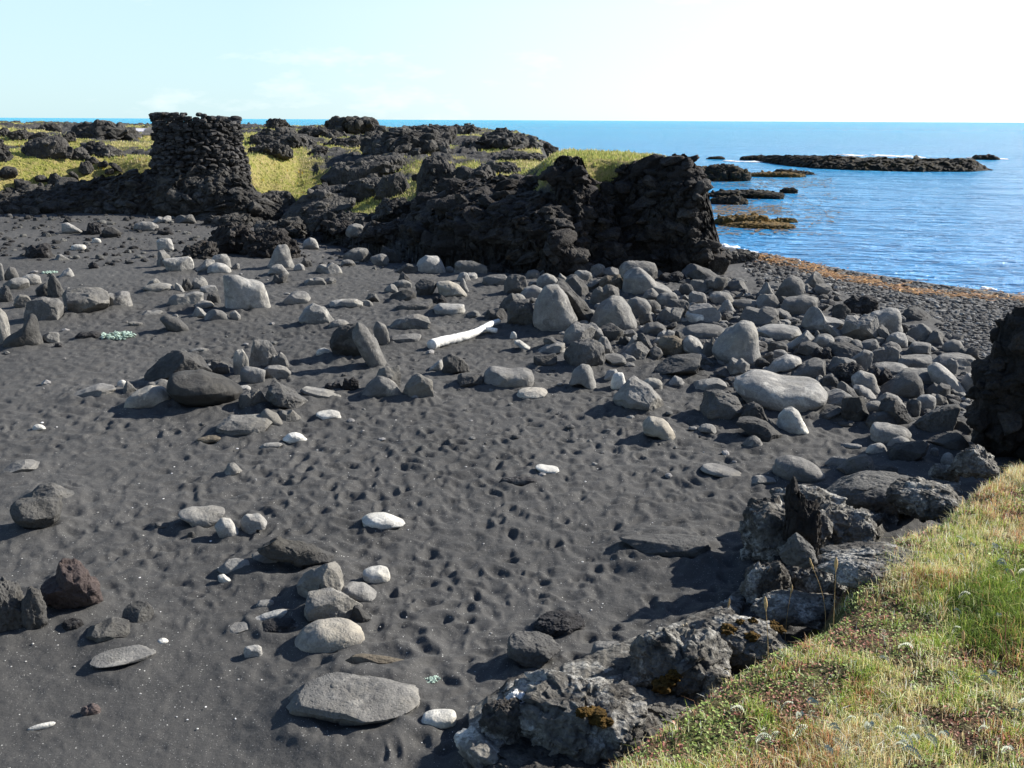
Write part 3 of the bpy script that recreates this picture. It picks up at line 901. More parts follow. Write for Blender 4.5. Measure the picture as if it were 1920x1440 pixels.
1680 689 1768 726 S:0,50;20,10;60,0;95,20;100,60;90,90;55,80;20,100 p @knobbed | long pale boulder with a knobbed end
1643 696 1732 748 S:0,90;25,50;60,5;80,0;98,40;100,75;80,98;35,100 d @hippo | dark boulder like a hippo head with a hollow mouth
1740 679 1812 740 S:0,20;20,0;45,15;85,60;100,90;85,100;50,80;10,55 p @sausage | long smooth pale boulder slanting to the dark cliff
1774 671 1796 702 pillar p
1730 717 1782 748 hump d
1800 699 1832 737 dome g
1745 661 1840 690 dome g
1640 735 1702 775 tooth g
1578 742 1630 792 P:15,20;40,0;65,10;100,75;95,95;50,100;5,80;0,50 d @blunt_wedge | dark blunt wedge in the front row of the pile
1620 751 1657 773 dome g
1648 744 1712 802 P:10,20;40,0;65,30;95,75;100,95;70,100;30,70;0,55 d @dark_ridge_stone | dark sharp ridged stone in the front row of the pile
1700 748 1726 780 round d
1718 739 1754 771 egg p @grey_egg | clean pale egg of stone in the shade of the dark cliff
1740 737 1778 762 hump g
1523 728 1602 772 wedgel p
1518 760 1582 788 wedgel d
1546 767 1604 788 dome d
1624 770 1688 807 egg d @disc | dark disc shaped boulder in the front row of the pile
1632 791 1708 833 S:0,40;10,5;40,0;80,10;100,40;80,60;50,95;25,100;5,75 p @smooth_cheek | smooth pale boulder half in shadow under the dark disc
1710 757 1800 816 P:0,90;20,50;50,15;85,0;100,20;98,100;50,100 d @shaded_ramp | long dark ramp of rock in the shade of the dark cliff
1746 780 1830 818 slab d @shaded_disc | flat dark slab lying in the shade of the dark cliff
1738 808 1820 848 dome d @shaded_dome | dark domed boulder in the shade of the dark cliff
1622 830 1664 857 dome p
1658 826 1742 868 P:0,60;30,20;85,0;100,20;95,55;60,90;20,100 d @black_tongue | dark tongue shaped slab lying over pale stones
1660 817 1712 846 dome p
1576 831 1616 843 egg p
1457 762 1517 815 S:20,15;42,0;60,15;85,60;100,90;70,95;20,100;0,70;2,35 w @white_bell | white bell shaped boulder in front of the whale-like one
1313 729 1400 790 P:0,50;12,15;45,0;75,15;98,45;100,80;80,100;35,90;5,75 d @dark_front | dark cracked boulder at the sandy edge by the whale-like one
1378 752 1440 797 tooth d @dark_peak | dark peaked stone beside the white bell shaped boulder
1380 780 1468 830 leanr d @dark_wedge | dark slanting stone ahead of the white bell shaped boulder
1434 786 1466 817 toothl d
1388 816 1432 842 tooth g
1308 794 1342 811 dome p
1298 708 1362 734 slab p @flat_pale_edge | flat pale rubble stone beside the dark cracked boulder
1313 868 1396 900 S:0,45;12,10;40,8;75,40;98,65;100,95;70,100;30,75 g @seal | long grey stone like a seal resting on the sand
1400 890 1462 910 dome g @turtle | low grey stone like a turtle shell on the sand
1448 853 1547 909 S:0,60;8,25;30,3;55,8;90,40;100,60;85,85;55,100;15,88 g @round_front | big round grey boulder behind the dark spire rock
1546 855 1602 884 dome g
1566 851 1642 899 P:0,70;25,35;50,0;75,30;100,75;70,90;40,100 g @split_stone | grey split boulder with a shaded face near the grassy bank
1622 872 1684 897 hump d
1763 848 1792 873 dome p
1744 839 1760 856 egg p
1280 494 1366 533 leanr d @long_beam | long dark beam of rock lying under the tall headland cliff
1290 545 1324 573 block p
1292 568 1352 606 egg g
1284 582 1326 605 block w @bright_square | bright square-ended stone in the upper pile
1345 561 1378 586 tooth p
1384 574 1462 612 hump g @wrinkled | wrinkled grey boulder behind the long smooth oval
1318 518 1364 547 hump d
1360 524 1402 547 dome g
1290 524 1330 548 block g
1330 546 1378 570 dome g
1374 560 1420 582 egg g
1418 551 1462 586 block g @slate_block | slate grey block up the pile towards the shingle
1420 528 1452 554 tooth p
1453 516 1508 562 dome g @round_far | rounded grey boulder topping the far side of the pile
1503 507 1544 540 toothr g
1463 552 1532 592 S:0,60;15,20;60,0;95,15;100,60;85,95;30,100 g @pillow | pillow shaped grey boulder up near the shingle
1503 574 1582 624 P:3,15;25,0;40,15;55,45;95,50;100,80;60,100;20,95;2,70 g @broken_face | grey boulder with a broken face below the pillow shaped one
1620 576 1692 630 S:0,60;25,20;65,0;85,5;95,35;100,70;90,100;55,92;20,75 p @pale_cheek | big pale smooth boulder at the shingle side of the pile
1574 588 1654 638 hump g @wavy | wavy grey boulder beneath the big pale smooth one
1560 569 1594 597 block d
1576 552 1648 592 hump k @black_clinker | black clinker boulder at the top of the pile by the shingle
1612 560 1644 590 dome p
1688 574 1748 604 tooth d @dark_tent | dark tent shaped stone out on the shingle edge
1643 608 1674 640 leanr g
1205 540 1240 565 dome g
1232 548 1270 572 egg p
1250 560 1292 592 block d
1270 530 1300 552 dome d
1120 575 1136 590 dome g
1082 600 1106 618 dome g
985 505 1012 522 dome g
1005 512 1050 540 dome p
1012 492 1040 512 tooth g
1088 470 1130 500 tooth p @gully_stone | grey pointed stone in the gully between two cliffs
1100 494 1136 520 dome g
1130 480 1160 505 dome p
1140 472 1180 500 leanl d
1128 500 1160 520 egg g
1160 488 1232 530 block g @gully_block | grey block where the gully meets the pile
1232 508 1290 530 hump k
1700 606 1750 640 dome g
1650 640 1690 662 dome g
1700 640 1745 664 egg g
1735 618 1775 646 tooth g
1766 636 1806 662 dome g
1690 628 1720 648 leanr d
1790 650 1836 678 hump d
1660 622 1702 650 dome p
1610 635 1650 660 dome g
1335 632 1350 650 dome g
1480 706 1500 720 dome d
1560 630 1600 652 egg g
1596 636 1640 660 leanr g
1440 640 1476 666 dome d
1450 655 1480 672 egg g
'''
def adj_tone(t): return {'w': 'whitish', 'p': 'pale grey', 'g': 'mid grey', 'd': 'dark grey', 'k': 'black', 'r': 'reddish', 'b': 'tan', 't': 'tan'}[t]
def adj_shape(s):
    if s[1] == ':': return 'smooth' if s[0] == 'S' else 'rough'
    return {'round': 'round', 'egg': 'oval', 'dome': 'domed', 'block': 'blocky', 'slab': 'flat', 'tooth': 'pointed', 'toothl': 'sharp-edged', 'toothr': 'sharp-edged', 'wedgel': 'wedge-shaped',
            'wedger': 'wedge-shaped', 'leanr': 'slanting', 'leanl': 'slanting', 'pillar': 'upright', 'hump': 'lumpy'}.get(s, 'rough')

records = []        # (object, cx, cy, w, shape word, tone word, has_label)
marks = []          # (phrase, cx, cy)
def strip_ref(label, ref): return ref
REFS = {}
for line in TABLE.strip().splitlines():
    left, _, label = line.partition('|')
    tk = left.split(' ')
    tk = [w for w in tk if w]
    x0, y0, x1, y1 = map(float, tk[:4]); shp, tone = tk[4], tk[5]
    ref = next((w[1:].replace('_', ' ') for w in tk[6:] if w[0] == '@'), None)
    sp = pct(shp[2:].replace(';', ' ')) if shp[1] == ':' else shp
    kv = {}
    for w_ in tk[6:]:
        if '=' in w_: kv[w_.split('=')[0]] = float(w_.split('=')[1])
    if shp[0] == 'S': kv['soft'] = True
    in_pile = 940 < x0 < 1830 and 470 < y0 < 800 and x0 + (y0 - 480) * -1.3 > 800
    if in_pile: kv.setdefault('dr', .95); y1 += 3; x0 -= 1.5; x1 += 1.5
    o, base, a = make_rock(x0, y0, x1, y1, sp, tone, seed=int(x0 * 31 + y0 * 57) % 99991, **kv)
    ROCKS.append((base[0], base[1], a))
    cx, cy = (x0 + x1) / 2, (y0 + y1) / 2
    label = label.strip()
    if label:
        o['label'] = label
        short = label
        for stop in (' beside ', ' among ', ' in front ', ' behind ', ' between ', ' alone ', ' with ', ' near ', ' at the ', ' in the ', ' on the ', ' on trodden', ' under ', ' below ', ' next to ', ' past ', ' up ', ' over ',
                     ' by ', ' leaning ', ' touching ', ' half ', ' like ', ' where ', ' tilted ', ' cut ', ' from ', ', ', ' of rock ', ' standing ', ' rising ', ' barely ', ' lying ', ' topping ', ' facing ', ' balanced ',
                     ' tapering ', ' crumbling ', ' casting ', ' joined ', ' sloping ', ' beneath ', ' beyond ', ' slanting ', ' tucked ', ' wedged ', ' sculpted ', ' overhanging ', ' undercut ', ' narrowing ', ' arching ', ' ahead ', ' against '):
            k = short.find(stop)
            if k > 9: short = short[:k]
        marks.append((short, cx, cy, ref))
    records.append([o, cx, cy, x1 - x0, adj_shape(shp), adj_tone(tone), bool(label)])

cnt = {}
for m in marks: cnt[m[0]] = cnt.get(m[0], 0) + 1
marks = [m for m in marks if cnt[m[0]] == 1 and len(m[0].split()) <= 5]
used = set(r[0]['label'] for r in records if r[6])
def auto_label(r):
    o, cx, cy, w, sw, tw, _ = r
    kind = 'pebble' if w < 26 else 'stone' if w < 45 else 'boulder'
    near = sorted(marks, key=lambda m: (m[1] - cx) ** 2 + 2.5 * (m[2] - cy) ** 2)[:5]
    def rel(m):
        dx, dy = cx - m[1], (cy - m[2]) * 1.6
        if abs(dx) > abs(dy): return 'on the seaward side of' if dx > 0 else 'on the inland side of'
        return 'in front of' if dy > 0 else 'just behind'
    out = []
    for m in near: out.append(f'{tw} {sw} {kind} {rel(m)} the {m[0]}')
    for i in range(3):
        for j in range(i + 1, 4):
            if j < len(near):
                m, q = near[i], near[j]
                if min(m[1], q[1]) < cx < max(m[1], q[1]): out.append(f'{tw} {sw} {kind} between the {m[0]} and the {q[0]}')
    for s in out:
        if len(s.split()) <= 16 and s not in used: return s
    return out[0]
for r in records:
    o = r[0]
    if not r[6]:
        o['label'] = auto_label(r); used.add(o['label'])
    o['category'] = {'cobble': 'stone', 'lava_rock': 'lava rock'}.get(o.name.split('.')[0], 'boulder')
    o['group'] = {'cobble': 'stones lying about the beach', 'lava_rock': 'pieces of black lava on the beach'}.get(o.name.split('.')[0], 'boulders on the black beach')

PILE = [(960, 520), (1090, 480), (1170, 480), (1240, 505), (1370, 520), (1440, 535), (1510, 520), (1600, 560), (1700, 590), (1760, 625), (1820, 680), (1815, 790), (1700, 760), (1560, 770), (1380, 720), (1290, 690), (1160, 660), (1060, 640), (990, 600)]
g = np.random.default_rng(99)
pk = []
boxes = [(r[1], r[2], r[3]) for r in records if 940 < r[1] < 1840 and 460 < r[2] < 840]
for k in range(6000):
    x = g.uniform(940, 1830); y = g.uniform(480, 800)
    s = 13 + (y - 480) * .035 + 26 * g.random() ** 1.6
    if any((x - q[0]) ** 2 + 2.2 * (y - q[1]) ** 2 < (.32 * (s + q[2])) ** 2 for q in boxes): continue
    pk.append((x, y, s)); boxes.append((x, y, s))
    if len(pk) > 330: break
ax_ = np.array([q[0] for q in pk]); ay_ = np.array([q[1] for q in pk])
ok_ = in_poly(PILE, ax_, ay_)
for (x, y, s), ok in zip(pk, ok_):
    if not ok: continue
    h = s * g.uniform(.5, .8)
    tone = 'pggddd'[g.integers(0, 6)]
    o, base, a = make_rock(x - s / 2, y - h / 2, x + s / 2, y + h / 2, ['egg', 'block', 'leanl', 'tooth', 'leanr', 'hump', 'wedger', 'wedgel', 'block'][g.integers(0, 9)], tone, name='boulder', seed=int(x * 31 + y * 57), dr=.95, level=4)
    tag(o, 'plain small boulder packed between larger ones in the heap by the shingle', 'boulder', 'small boulders packed in the heap')
print('packed', int(ok_.sum()))

# ------------------------------------------------------------------ lava cliffs
def cliff(name, pts, label, cat, mat, z0=0.0, amp=.28, back=1.2, seed=1, step=2.0, rows=80, bulge=1.0, freq=.9, group=None, convex=1.0, blk=(.14, .42), cover=1.5, sheet=.45):
    P = np.array(pts, float)
    xs = np.arange(P[0, 0], P[-1, 0] + .1, step)
    yb = np.interp(xs, P[:, 0], P[:, 1]); yt = np.interp(xs, P[:, 0], P[:, 2]); dp = np.interp(xs, P[:, 0], P[:, 3])
    jag = fbm(np.stack([xs * .05, np.zeros_like(xs), np.full_like(xs, seed)], -1), 4, seed)
    yt = yt + jag * np.clip((yb - yt) * .12, 0, 9)
    yt = np.minimum(yt, yb - 1)
    if z0 is None: B = hit(xs, yb)[0]
    else: B = at(xs, yb, z0)
    hb = np.hypot(B[:, 0], B[:, 1]); fdir = np.stack([B[:, 0] / hb, B[:, 1] / hb, np.zeros_like(hb)], -1)
    T = atd(xs, yt, hb + dp)
    B = B - np.array([0, 0, .35])
    rowsV = []
    for i in range(rows + 1):
        s = i / rows
        q = B + (T - B) * s
        q[:, 2] = B[:, 2] + (T[:, 2] - B[:, 2]) * s ** convex
        q = q - fdir * (np.sin(np.pi * s) * bulge * .35 * dp)[:, None]
        rowsV.append(q)
    rowsV.insert(0, B - np.array([0, 0, .2]))
    nb = 12
    for i in range(1, nb + 1):
        s = i / nb
        rowsV.append(T + fdir * (back * s) - np.array([0, 0, 1.0]) * (.12 * back * s ** 2))
    E = T + fdir * back * 1.05; E = E.copy(); E[:, 2] = B[:, 2] - .5
    rowsV.append(E)
    G = np.stack(rowsV, 0); nr, nc = G.shape[:2]
    V = G.reshape(-1, 3)
    off = seed * 13.7
    hgt = np.clip(T[:, 2] - B[:, 2], 0, 3)
    A = amp * np.clip(hgt / 1.2, .25, 1.3)
    A = np.tile(A, (nr, 1)).reshape(-1, 1)
    rd = ridged(V * freq + off, 6, seed, .55)
    dv = np.stack([fbm(V * freq * 1.3 + off + k * 31, 5, seed + k) for k in range(3)], -1)
    fr = np.tile(-fdir, (nr, 1)) + np.array([0, 0, .25])
    st = ridged(V * np.array([.7, .7, 4.5]) + off, 3, seed + 3)
    wv = V + .12 * dv
    k_ = freq / .9
    fa = .8 * facets3(wv + off, 1.1 * k_, seed, .9) + .75 * facets3(wv * np.array([1, 1, 1.4]) + off, 2.7 * k_, seed + 1, 1.0) + .5 * facets3(wv + off, 6.0 * k_, seed + 2, 1.0) + .25 * facets3(wv + off, 12.0 * k_, seed + 4, 1.0)
    V = V + sheet * (fr * A * ((rd - .35) * .7 + .15 * st + 1.1 * fa)[:, None] + dv * A * .55)
    idx = np.arange(nr * nc).reshape(nr, nc)
    F = np.stack([idx[:-1, :-1], idx[:-1, 1:], idx[1:, 1:], idx[1:, :-1]], -1).reshape(-1, 4)
    g = np.random.default_rng(seed)
    S = V.reshape(nr, nc, 3)[3:rows + 2]
    aw = np.repeat(hgt + dp * .6, 1); pr = aw / aw.sum()
    width = np.linalg.norm(B[-1] - B[0]); area = width * (np.mean(hgt) + np.mean(dp) * .6)
    nb_ = int(cover * area / (1.1 * np.mean(blk) ** 2 * 2.2))
    jj = g.choice(nc, nb_ * 4, p=pr); ii = (g.random(nb_ * 4) * (S.shape[0] - 1)).astype(int)
    C = S[ii, jj]
    sz = blk[0] + (blk[1] - blk[0]) * g.random(len(C)) ** 1.8
    lim = np.clip(hgt[jj] * .35, .05, 9); sz = np.minimum(sz, lim)
    keep = g.permutation(len(C))[:nb_]; C, sz = C[keep], sz[keep]
    C = C + fdir[jj[keep]] * (sz * .45)[:, None] - np.array([0, 0, 1.0]) * (sz * .25)[:, None]
    bv, bf, bt = blocks_on(C, sz * 1.08, seed + 50, .5)
    F = np.vstack([F[:, [0, 1, 2]], F[:, [0, 2, 3]]])
    tn = np.concatenate([np.full(len(V), .8), bt])
    o = mk(name, np.vstack([V, bv]), np.vstack([F, bf + len(V)]), mat, loc=B.mean(0), attrs={'tone': tn})
    print(name, 'blocks', len(C))
    tag(o, label, cat, group)
    return o

CG = 'lava cliffs of the headland'
cliff('lava_cliff', [(1118, 472, 322, 1.0), (1150, 478, 314, 1.1), (1178, 483, 307, 1.2), (1205, 486, 301, 1.2), (1240, 490, 295, 1.2), (1275, 494, 292, 1.2), (1298, 496, 297, 1.1), (1312, 497, 325, .9), (1328, 496, 372, .7), (1340, 494, 420, .5), (1352, 488, 462, .3), (1362, 480, 474, .2)],
      'tall black lava cliff with turf on top at the seaward tip of the headland', 'cliff', M['cliff'], seed=3, rows=110, step=1.6, group=CG, back=.9, amp=.3)
cliff('lava_cliff', [(1030, 470, 345, 1.0), (1040, 486, 306, 1.2), (1052, 490, 297, 1.3), (1084, 490, 297, 1.3), (1094, 490, 318, 1.2), (1108, 489, 345, 1.1), (1128, 489, 372, .9), (1146, 490, 400, .8), (1165, 490, 432, .6), (1182, 490, 462, .4), (1194, 490, 480, .2)],
      'black lava pinnacle with a ragged ridge falling to the boulders beside a gully', 'cliff', M['cliff'], seed=7, rows=110, step=1.4, group=CG, amp=.34, back=1.0)
cliff('lava_cliff', [(740, 444, 425, .8), (770, 452, 395, 2.5), (810, 464, 365, 4.0), (850, 474, 346, 5.0), (900, 482, 336, 5.5), (950, 488, 331, 5.5), (990, 494, 334, 5.0), (1015, 498, 345, 4.0), (1035, 502, 368, 2.8), (1055, 506, 402, 1.8), (1075, 506, 442, 1.0), (1092, 505, 470, .5), (1104, 500, 490, .2)],
      'broad black lava cliff with a sloping shaded face below the grassy plateau', 'cliff', M['cliff'], seed=12, rows=130, step=2, group=CG, amp=.30, back=1.0, convex=.45)
cliff('lava_bank', [(-60, 399, 352, 2.4), (0, 399, 348, 2.4), (60, 399, 350, 2.3), (110, 398, 345, 2.2), (150, 397, 340, 2.0), (200, 396, 332, 1.9), (260, 398, 324, 1.9), (330, 400, 310, 2.0), (400, 402, 312, 2.0), (450, 402, 328, 1.8), (490, 400, 366, 1.4), (530, 398, 388, .5)],
      'dark broken lava bank below the stone hut', 'lava bank', M['outcrop'], seed=16, rows=60, step=2.4, amp=.3, back=1.0, convex=.75, blk=(.13, .5), cover=1.3)

# ------------------------------------------------------------------ lava outcrops
OUT = '''
127 220 264 259 P:0,35;8,15;25,10;35,0;42,5;60,25;75,30;85,45;100,55;100,90;70,95;15,100;2,55 outcrop | long black outcrop with an overhanging end breaking the sea horizon
-14 235 26 256 hump outcrop | grey lava hump at the edge of the headland skyline
18 243 62 263 hump outcrop | low lava hump among grass beyond the first skyline hump
62 231 116 244 slab outcrop | thin dark strip of lava on the inland skyline
55 245 98 263 dome outcrop | domed grey lava in the grass under the thin skyline strip
50 266 142 311 P:0,60;10,30;40,5;75,0;95,30;100,70;80,90;40,100;10,92 ropy | wrinkled lava outcrop set in the grass slope inland of the hut
140 287 180 306 tooth ropy | small grey peak of lava by the wrinkled outcrop
152 264 242 298 P:0,60;10,20;30,0;60,15;100,40;95,80;60,95;20,100 outcrop | dark hollow ledge of lava under the turf inland of the hut
-20 276 36 318 hump outcrop | dark lava mass cut by the frame on the grass slope
108 250 142 266 wedgel outcrop | small lava shelf in front of the overhanging outcrop
498 218 546 240 block outcrop | square topped lava knob on the skyline seaward of the hut
474 232 562 264 hump outcrop | jagged lava field just beyond the stone hut
560 234 656 256 leanr outcrop | long tilted lava ledge under grass past the stone hut
609 218 722 249 P:0,80;3,30;15,5;40,8;55,0;80,30;100,60;95,95;50,100 outcrop | big rounded lava knob on the skyline at mid headland
462 250 600 278 hump outcrop | grey rubble of lava behind the grassy slope
465 268 548 292 hump outcrop | low dark lava band at the top of the grassy slope
574 270 614 288 leanl outcrop | tilted dark block poking out of the grassy slope
610 252 692 274 hump outcrop | line of broken lava above the grassy slope
664 240 724 264 dome outcrop | dark domed lava beneath the rounded skyline knob
690 230 842 288 P:0,75;20,35;45,8;70,0;90,10;100,60;95,90;60,85;30,100;5,95 outcrop | dark lava hillock with turf on its shoulder
762 230 852 266 block outcrop | square black lava wall behind the turfed hillock
838 232 905 250 hump outcrop | low lava crest between the hillock and the sea
868 244 1012 277 P:0,40;20,15;60,0;85,15;100,50;95,90;50,100;10,80 outcrop | long low black lava ridge at the end of the plateau
905 236 976 264 tooth outcrop | pointed lava rise on the last ridge before the sea
985 249 1050 284 P:0,40;25,0;60,20;95,45;100,80;85,100;30,95 outcrop | last black lava lump dropping into the sea
928 286 1026 299 slab outcrop | thin dark lava strip in the pale plateau grass
598 304 766 348 P:0,60;20,25;55,5;85,0;100,25;95,60;60,90;20,95 ropy | smooth ropy lava swell at the edge of the grass
634 317 708 352 hump outcrop | dark cave-like lava swell beneath the smooth ropy one
704 324 776 368 dome ropy | smooth grey lava dome split by a crack
588 350 728 378 slab ropy | flat ropy lava sheet in the middle of the slope
468 363 564 400 dome ropy | rounded lava swell bordering the sand below the hut
534 357 672 404 P:0,90;15,40;40,10;60,0;85,20;100,60;95,95;40,100 ropy | long dark ropy lava ridge meeting the sand
616 392 690 424 slab outcrop | tilted lava plate low on the slope
698 368 782 414 dome outcrop | wrinkled lava dome low on the slope
578 404 702 440 hump outcrop | clinkery lava mass at the foot of the slope
664 298 764 326 slab ropy | grey ropy lava sheet right under the plateau grass
778 290 864 348 P:0,50;25,15;55,0;85,30;100,60;90,95;40,100;5,90 ropy | large ropy lava slab tilted to the sun below the plateau
848 308 934 350 hump ropy | rough lava hump above the broad cliff
898 298 972 322 hump outcrop | dark knobbly crest of lava at the plateau rim
646 330 730 372 slab ropy | ropy lava tongue crossing the slope
784 333 834 368 dome outcrop | small dark lava dome over the broad cliff
768 362 844 412 P:0,50;20,10;50,0;85,25;100,60;95,95;50,100;5,90 ropy | lava lump stained with yellowish lichen
338 440 408 484 P:0,90;20,45;50,10;80,0;100,40;95,80;60,100 cliff | black crusty end of the low outcrop on the sand
386 402 484 474 P:0,80;5,30;30,5;60,0;95,25;100,70;80,95;30,100 cliff | tallest part of the black outcrop standing on the sand
456 414 562 482 P:0,40;25,5;60,0;90,40;100,75;80,95;30,100;5,85 cliff | sloping black part of the outcrop on the sand
376 392 470 424 hump outcrop | low dark shelf behind the black outcrop on the sand
478 398 574 440 hump outcrop | knobbly lava patch between the outcrop and the ropy ridge
600 428 690 452 hump cliff | low clinker band at the foot of the slope
676 420 800 462 hump cliff | clinkery black foot of the broad cliff
890 482 1040 514 hump cliff | crumbling black apron in front of the broad cliff
1340 462 1420 494 hump outcrop | dark low rock at the sea edge of the tall cliff
'''
for line in OUT.strip().splitlines():
    left, _, label = line.partition('|')
    tk = left.split()
    x0, y0, x1, y1 = map(float, tk[:4]); sp = pct(tk[4][2:].replace(';', ' ')) if tk[4].startswith('P:') else tk[4]
    mt = tk[5]
    kw = dict(rough=.085, rfreq=2.0, octv=6, facets=12, cut=(.6, .92), chip=.17, box=3.2) if mt != 'ropy' else dict(rough=.075, rfreq=1.5, octv=6, facets=7, cut=(.65, .95), chip=.06, box=3.0)
    w = x1 - x0
    y0 += (.08 if mt == 'ropy' else .2) * (y1 - y0)
    o, base, a = make_rock(x0, y0, x1, y1 + 3, sp, 'k', blocks=(16 if mt == 'ropy' else 60), name='lava_outcrop', mat=M[mt], level=6 if w > 90 else 5, dr=.8, sink=.38, minb=.12, smooth=1, **kw)
    tag(o, label.strip(), 'lava outcrop', 'lava outcrops on and below the headland')

# dark rubble along the foot of the inland bank
g = np.random.default_rng(77)
rub = []
for k in range(260):
    x = g.uniform(-20, 520); y = g.uniform(350, 404)
    w = g.uniform(16, 42)
    lim = np.interp(x, [0, 120, 200, 330, 420, 520], [345, 342, 352, 365, 385, 395])
    if y < lim or any((x - q[0]) ** 2 + 2.5 * (y - q[1]) ** 2 < (.42 * (w + q[2])) ** 2 for q in rub): continue
    rub.append((x, y, w))
    if len(rub) >= 46: break
rub += [(202, 325, 22), (224, 330, 26), (213, 337, 20), (170, 345, 30), (186, 318, 24)]
rub.sort(key=lambda r: r[0])
for i, (x, y, w) in enumerate(rub):
    h = w * g.uniform(.5, .85)
    o, base, a = make_rock(x - w / 2, y - h, x + w / 2, y, random.choice(['block', 'hump', 'tooth', 'dome', 'leanr']), 'd', name='lava_rock', mat=M['outcrop'], level=4, rough=.1)
    tag(o, 'dark broken rock in the rubble at the foot of the inland bank', 'lava rock', 'rubble rocks along the inland bank')

# ------------------------------------------------------------------ reefs
REEF = '''
1300 306 1408 340 P:0,20;30,5;65,0;85,25;100,60;90,90;50,100;0,90 reef | dark rock shelf just behind the tip of the tall cliff
1392 322 1508 333 slab kelpreef | brown weedy shelf in front of the long islet
1446 317 1532 328 wedger reef | narrow dark reef between the shelf and the long islet
1328 355 1468 373 P:0,60;15,20;45,0;75,10;100,50;95,90;40,100 reef | middle reef of dark rock reaching out from the cliff
1462 351 1496 363 hump reef | small knob of reef at the end of the middle reef
1332 365 1402 384 hump reef | dark reef rocks close to the cliff foot
1338 402 1448 423 hump kelpreef | lumpy brown weed covered reef nearest the beach
1345 414 1494 430 slab kelpreef | flat brown tongue of weed on the water nearest the beach
1446 408 1494 418 slab kelpreef | small floating looking patch of brown weed
1390 291 1436 301 slab reef | low black rock at the inland end of the long islet
1818 290 1872 300 slab reef | wave washed black rock past the end of the long islet
1326 293 1358 299 slab reef | faint thin rock awash behind the headland tip
'''
for line in REEF.strip().splitlines():
    left, _, label = line.partition('|')
    tk = left.split()
    x0, y0, x1, y1 = map(float, tk[:4]); sp = pct(tk[4][2:].replace(';', ' ')) if tk[4].startswith('P:') else tk[4]
    o, base, a = make_rock(x0, y0, x1, y1, sp, 'k', name='reef', blocks=48, mat=M[tk[5]], level=5, dr=.6, z0=SEA_Z, sink=.25, minb=.03, rough=.16, rfreq=4.0, octv=5, facets=3, smooth=1)
    tag(o, label.strip(), 'reef', 'reefs in the bay')
cliff('rocky_islet', [(1420, 303, 299, .5), (1440, 305, 292, 2), (1475, 311, 291, 4), (1530, 316, 292, 5), (1600, 319, 294, 5), (1660, 321, 296, 5), (1720, 322, 297, 4.5), (1780, 322, 297, 4), (1822, 322, 297, 3), (1836, 321, 306, 2), (1852, 320, 316, 1), (1862, 320, 318, .4)],
      'long low black islet out in the bay with white surf behind it', 'islet', M['reef'], z0=SEA_Z, seed=31, rows=40, step=1.6, amp=.5, back=5.0, freq=.45, blk=(.4, 1.3), cover=1.0)

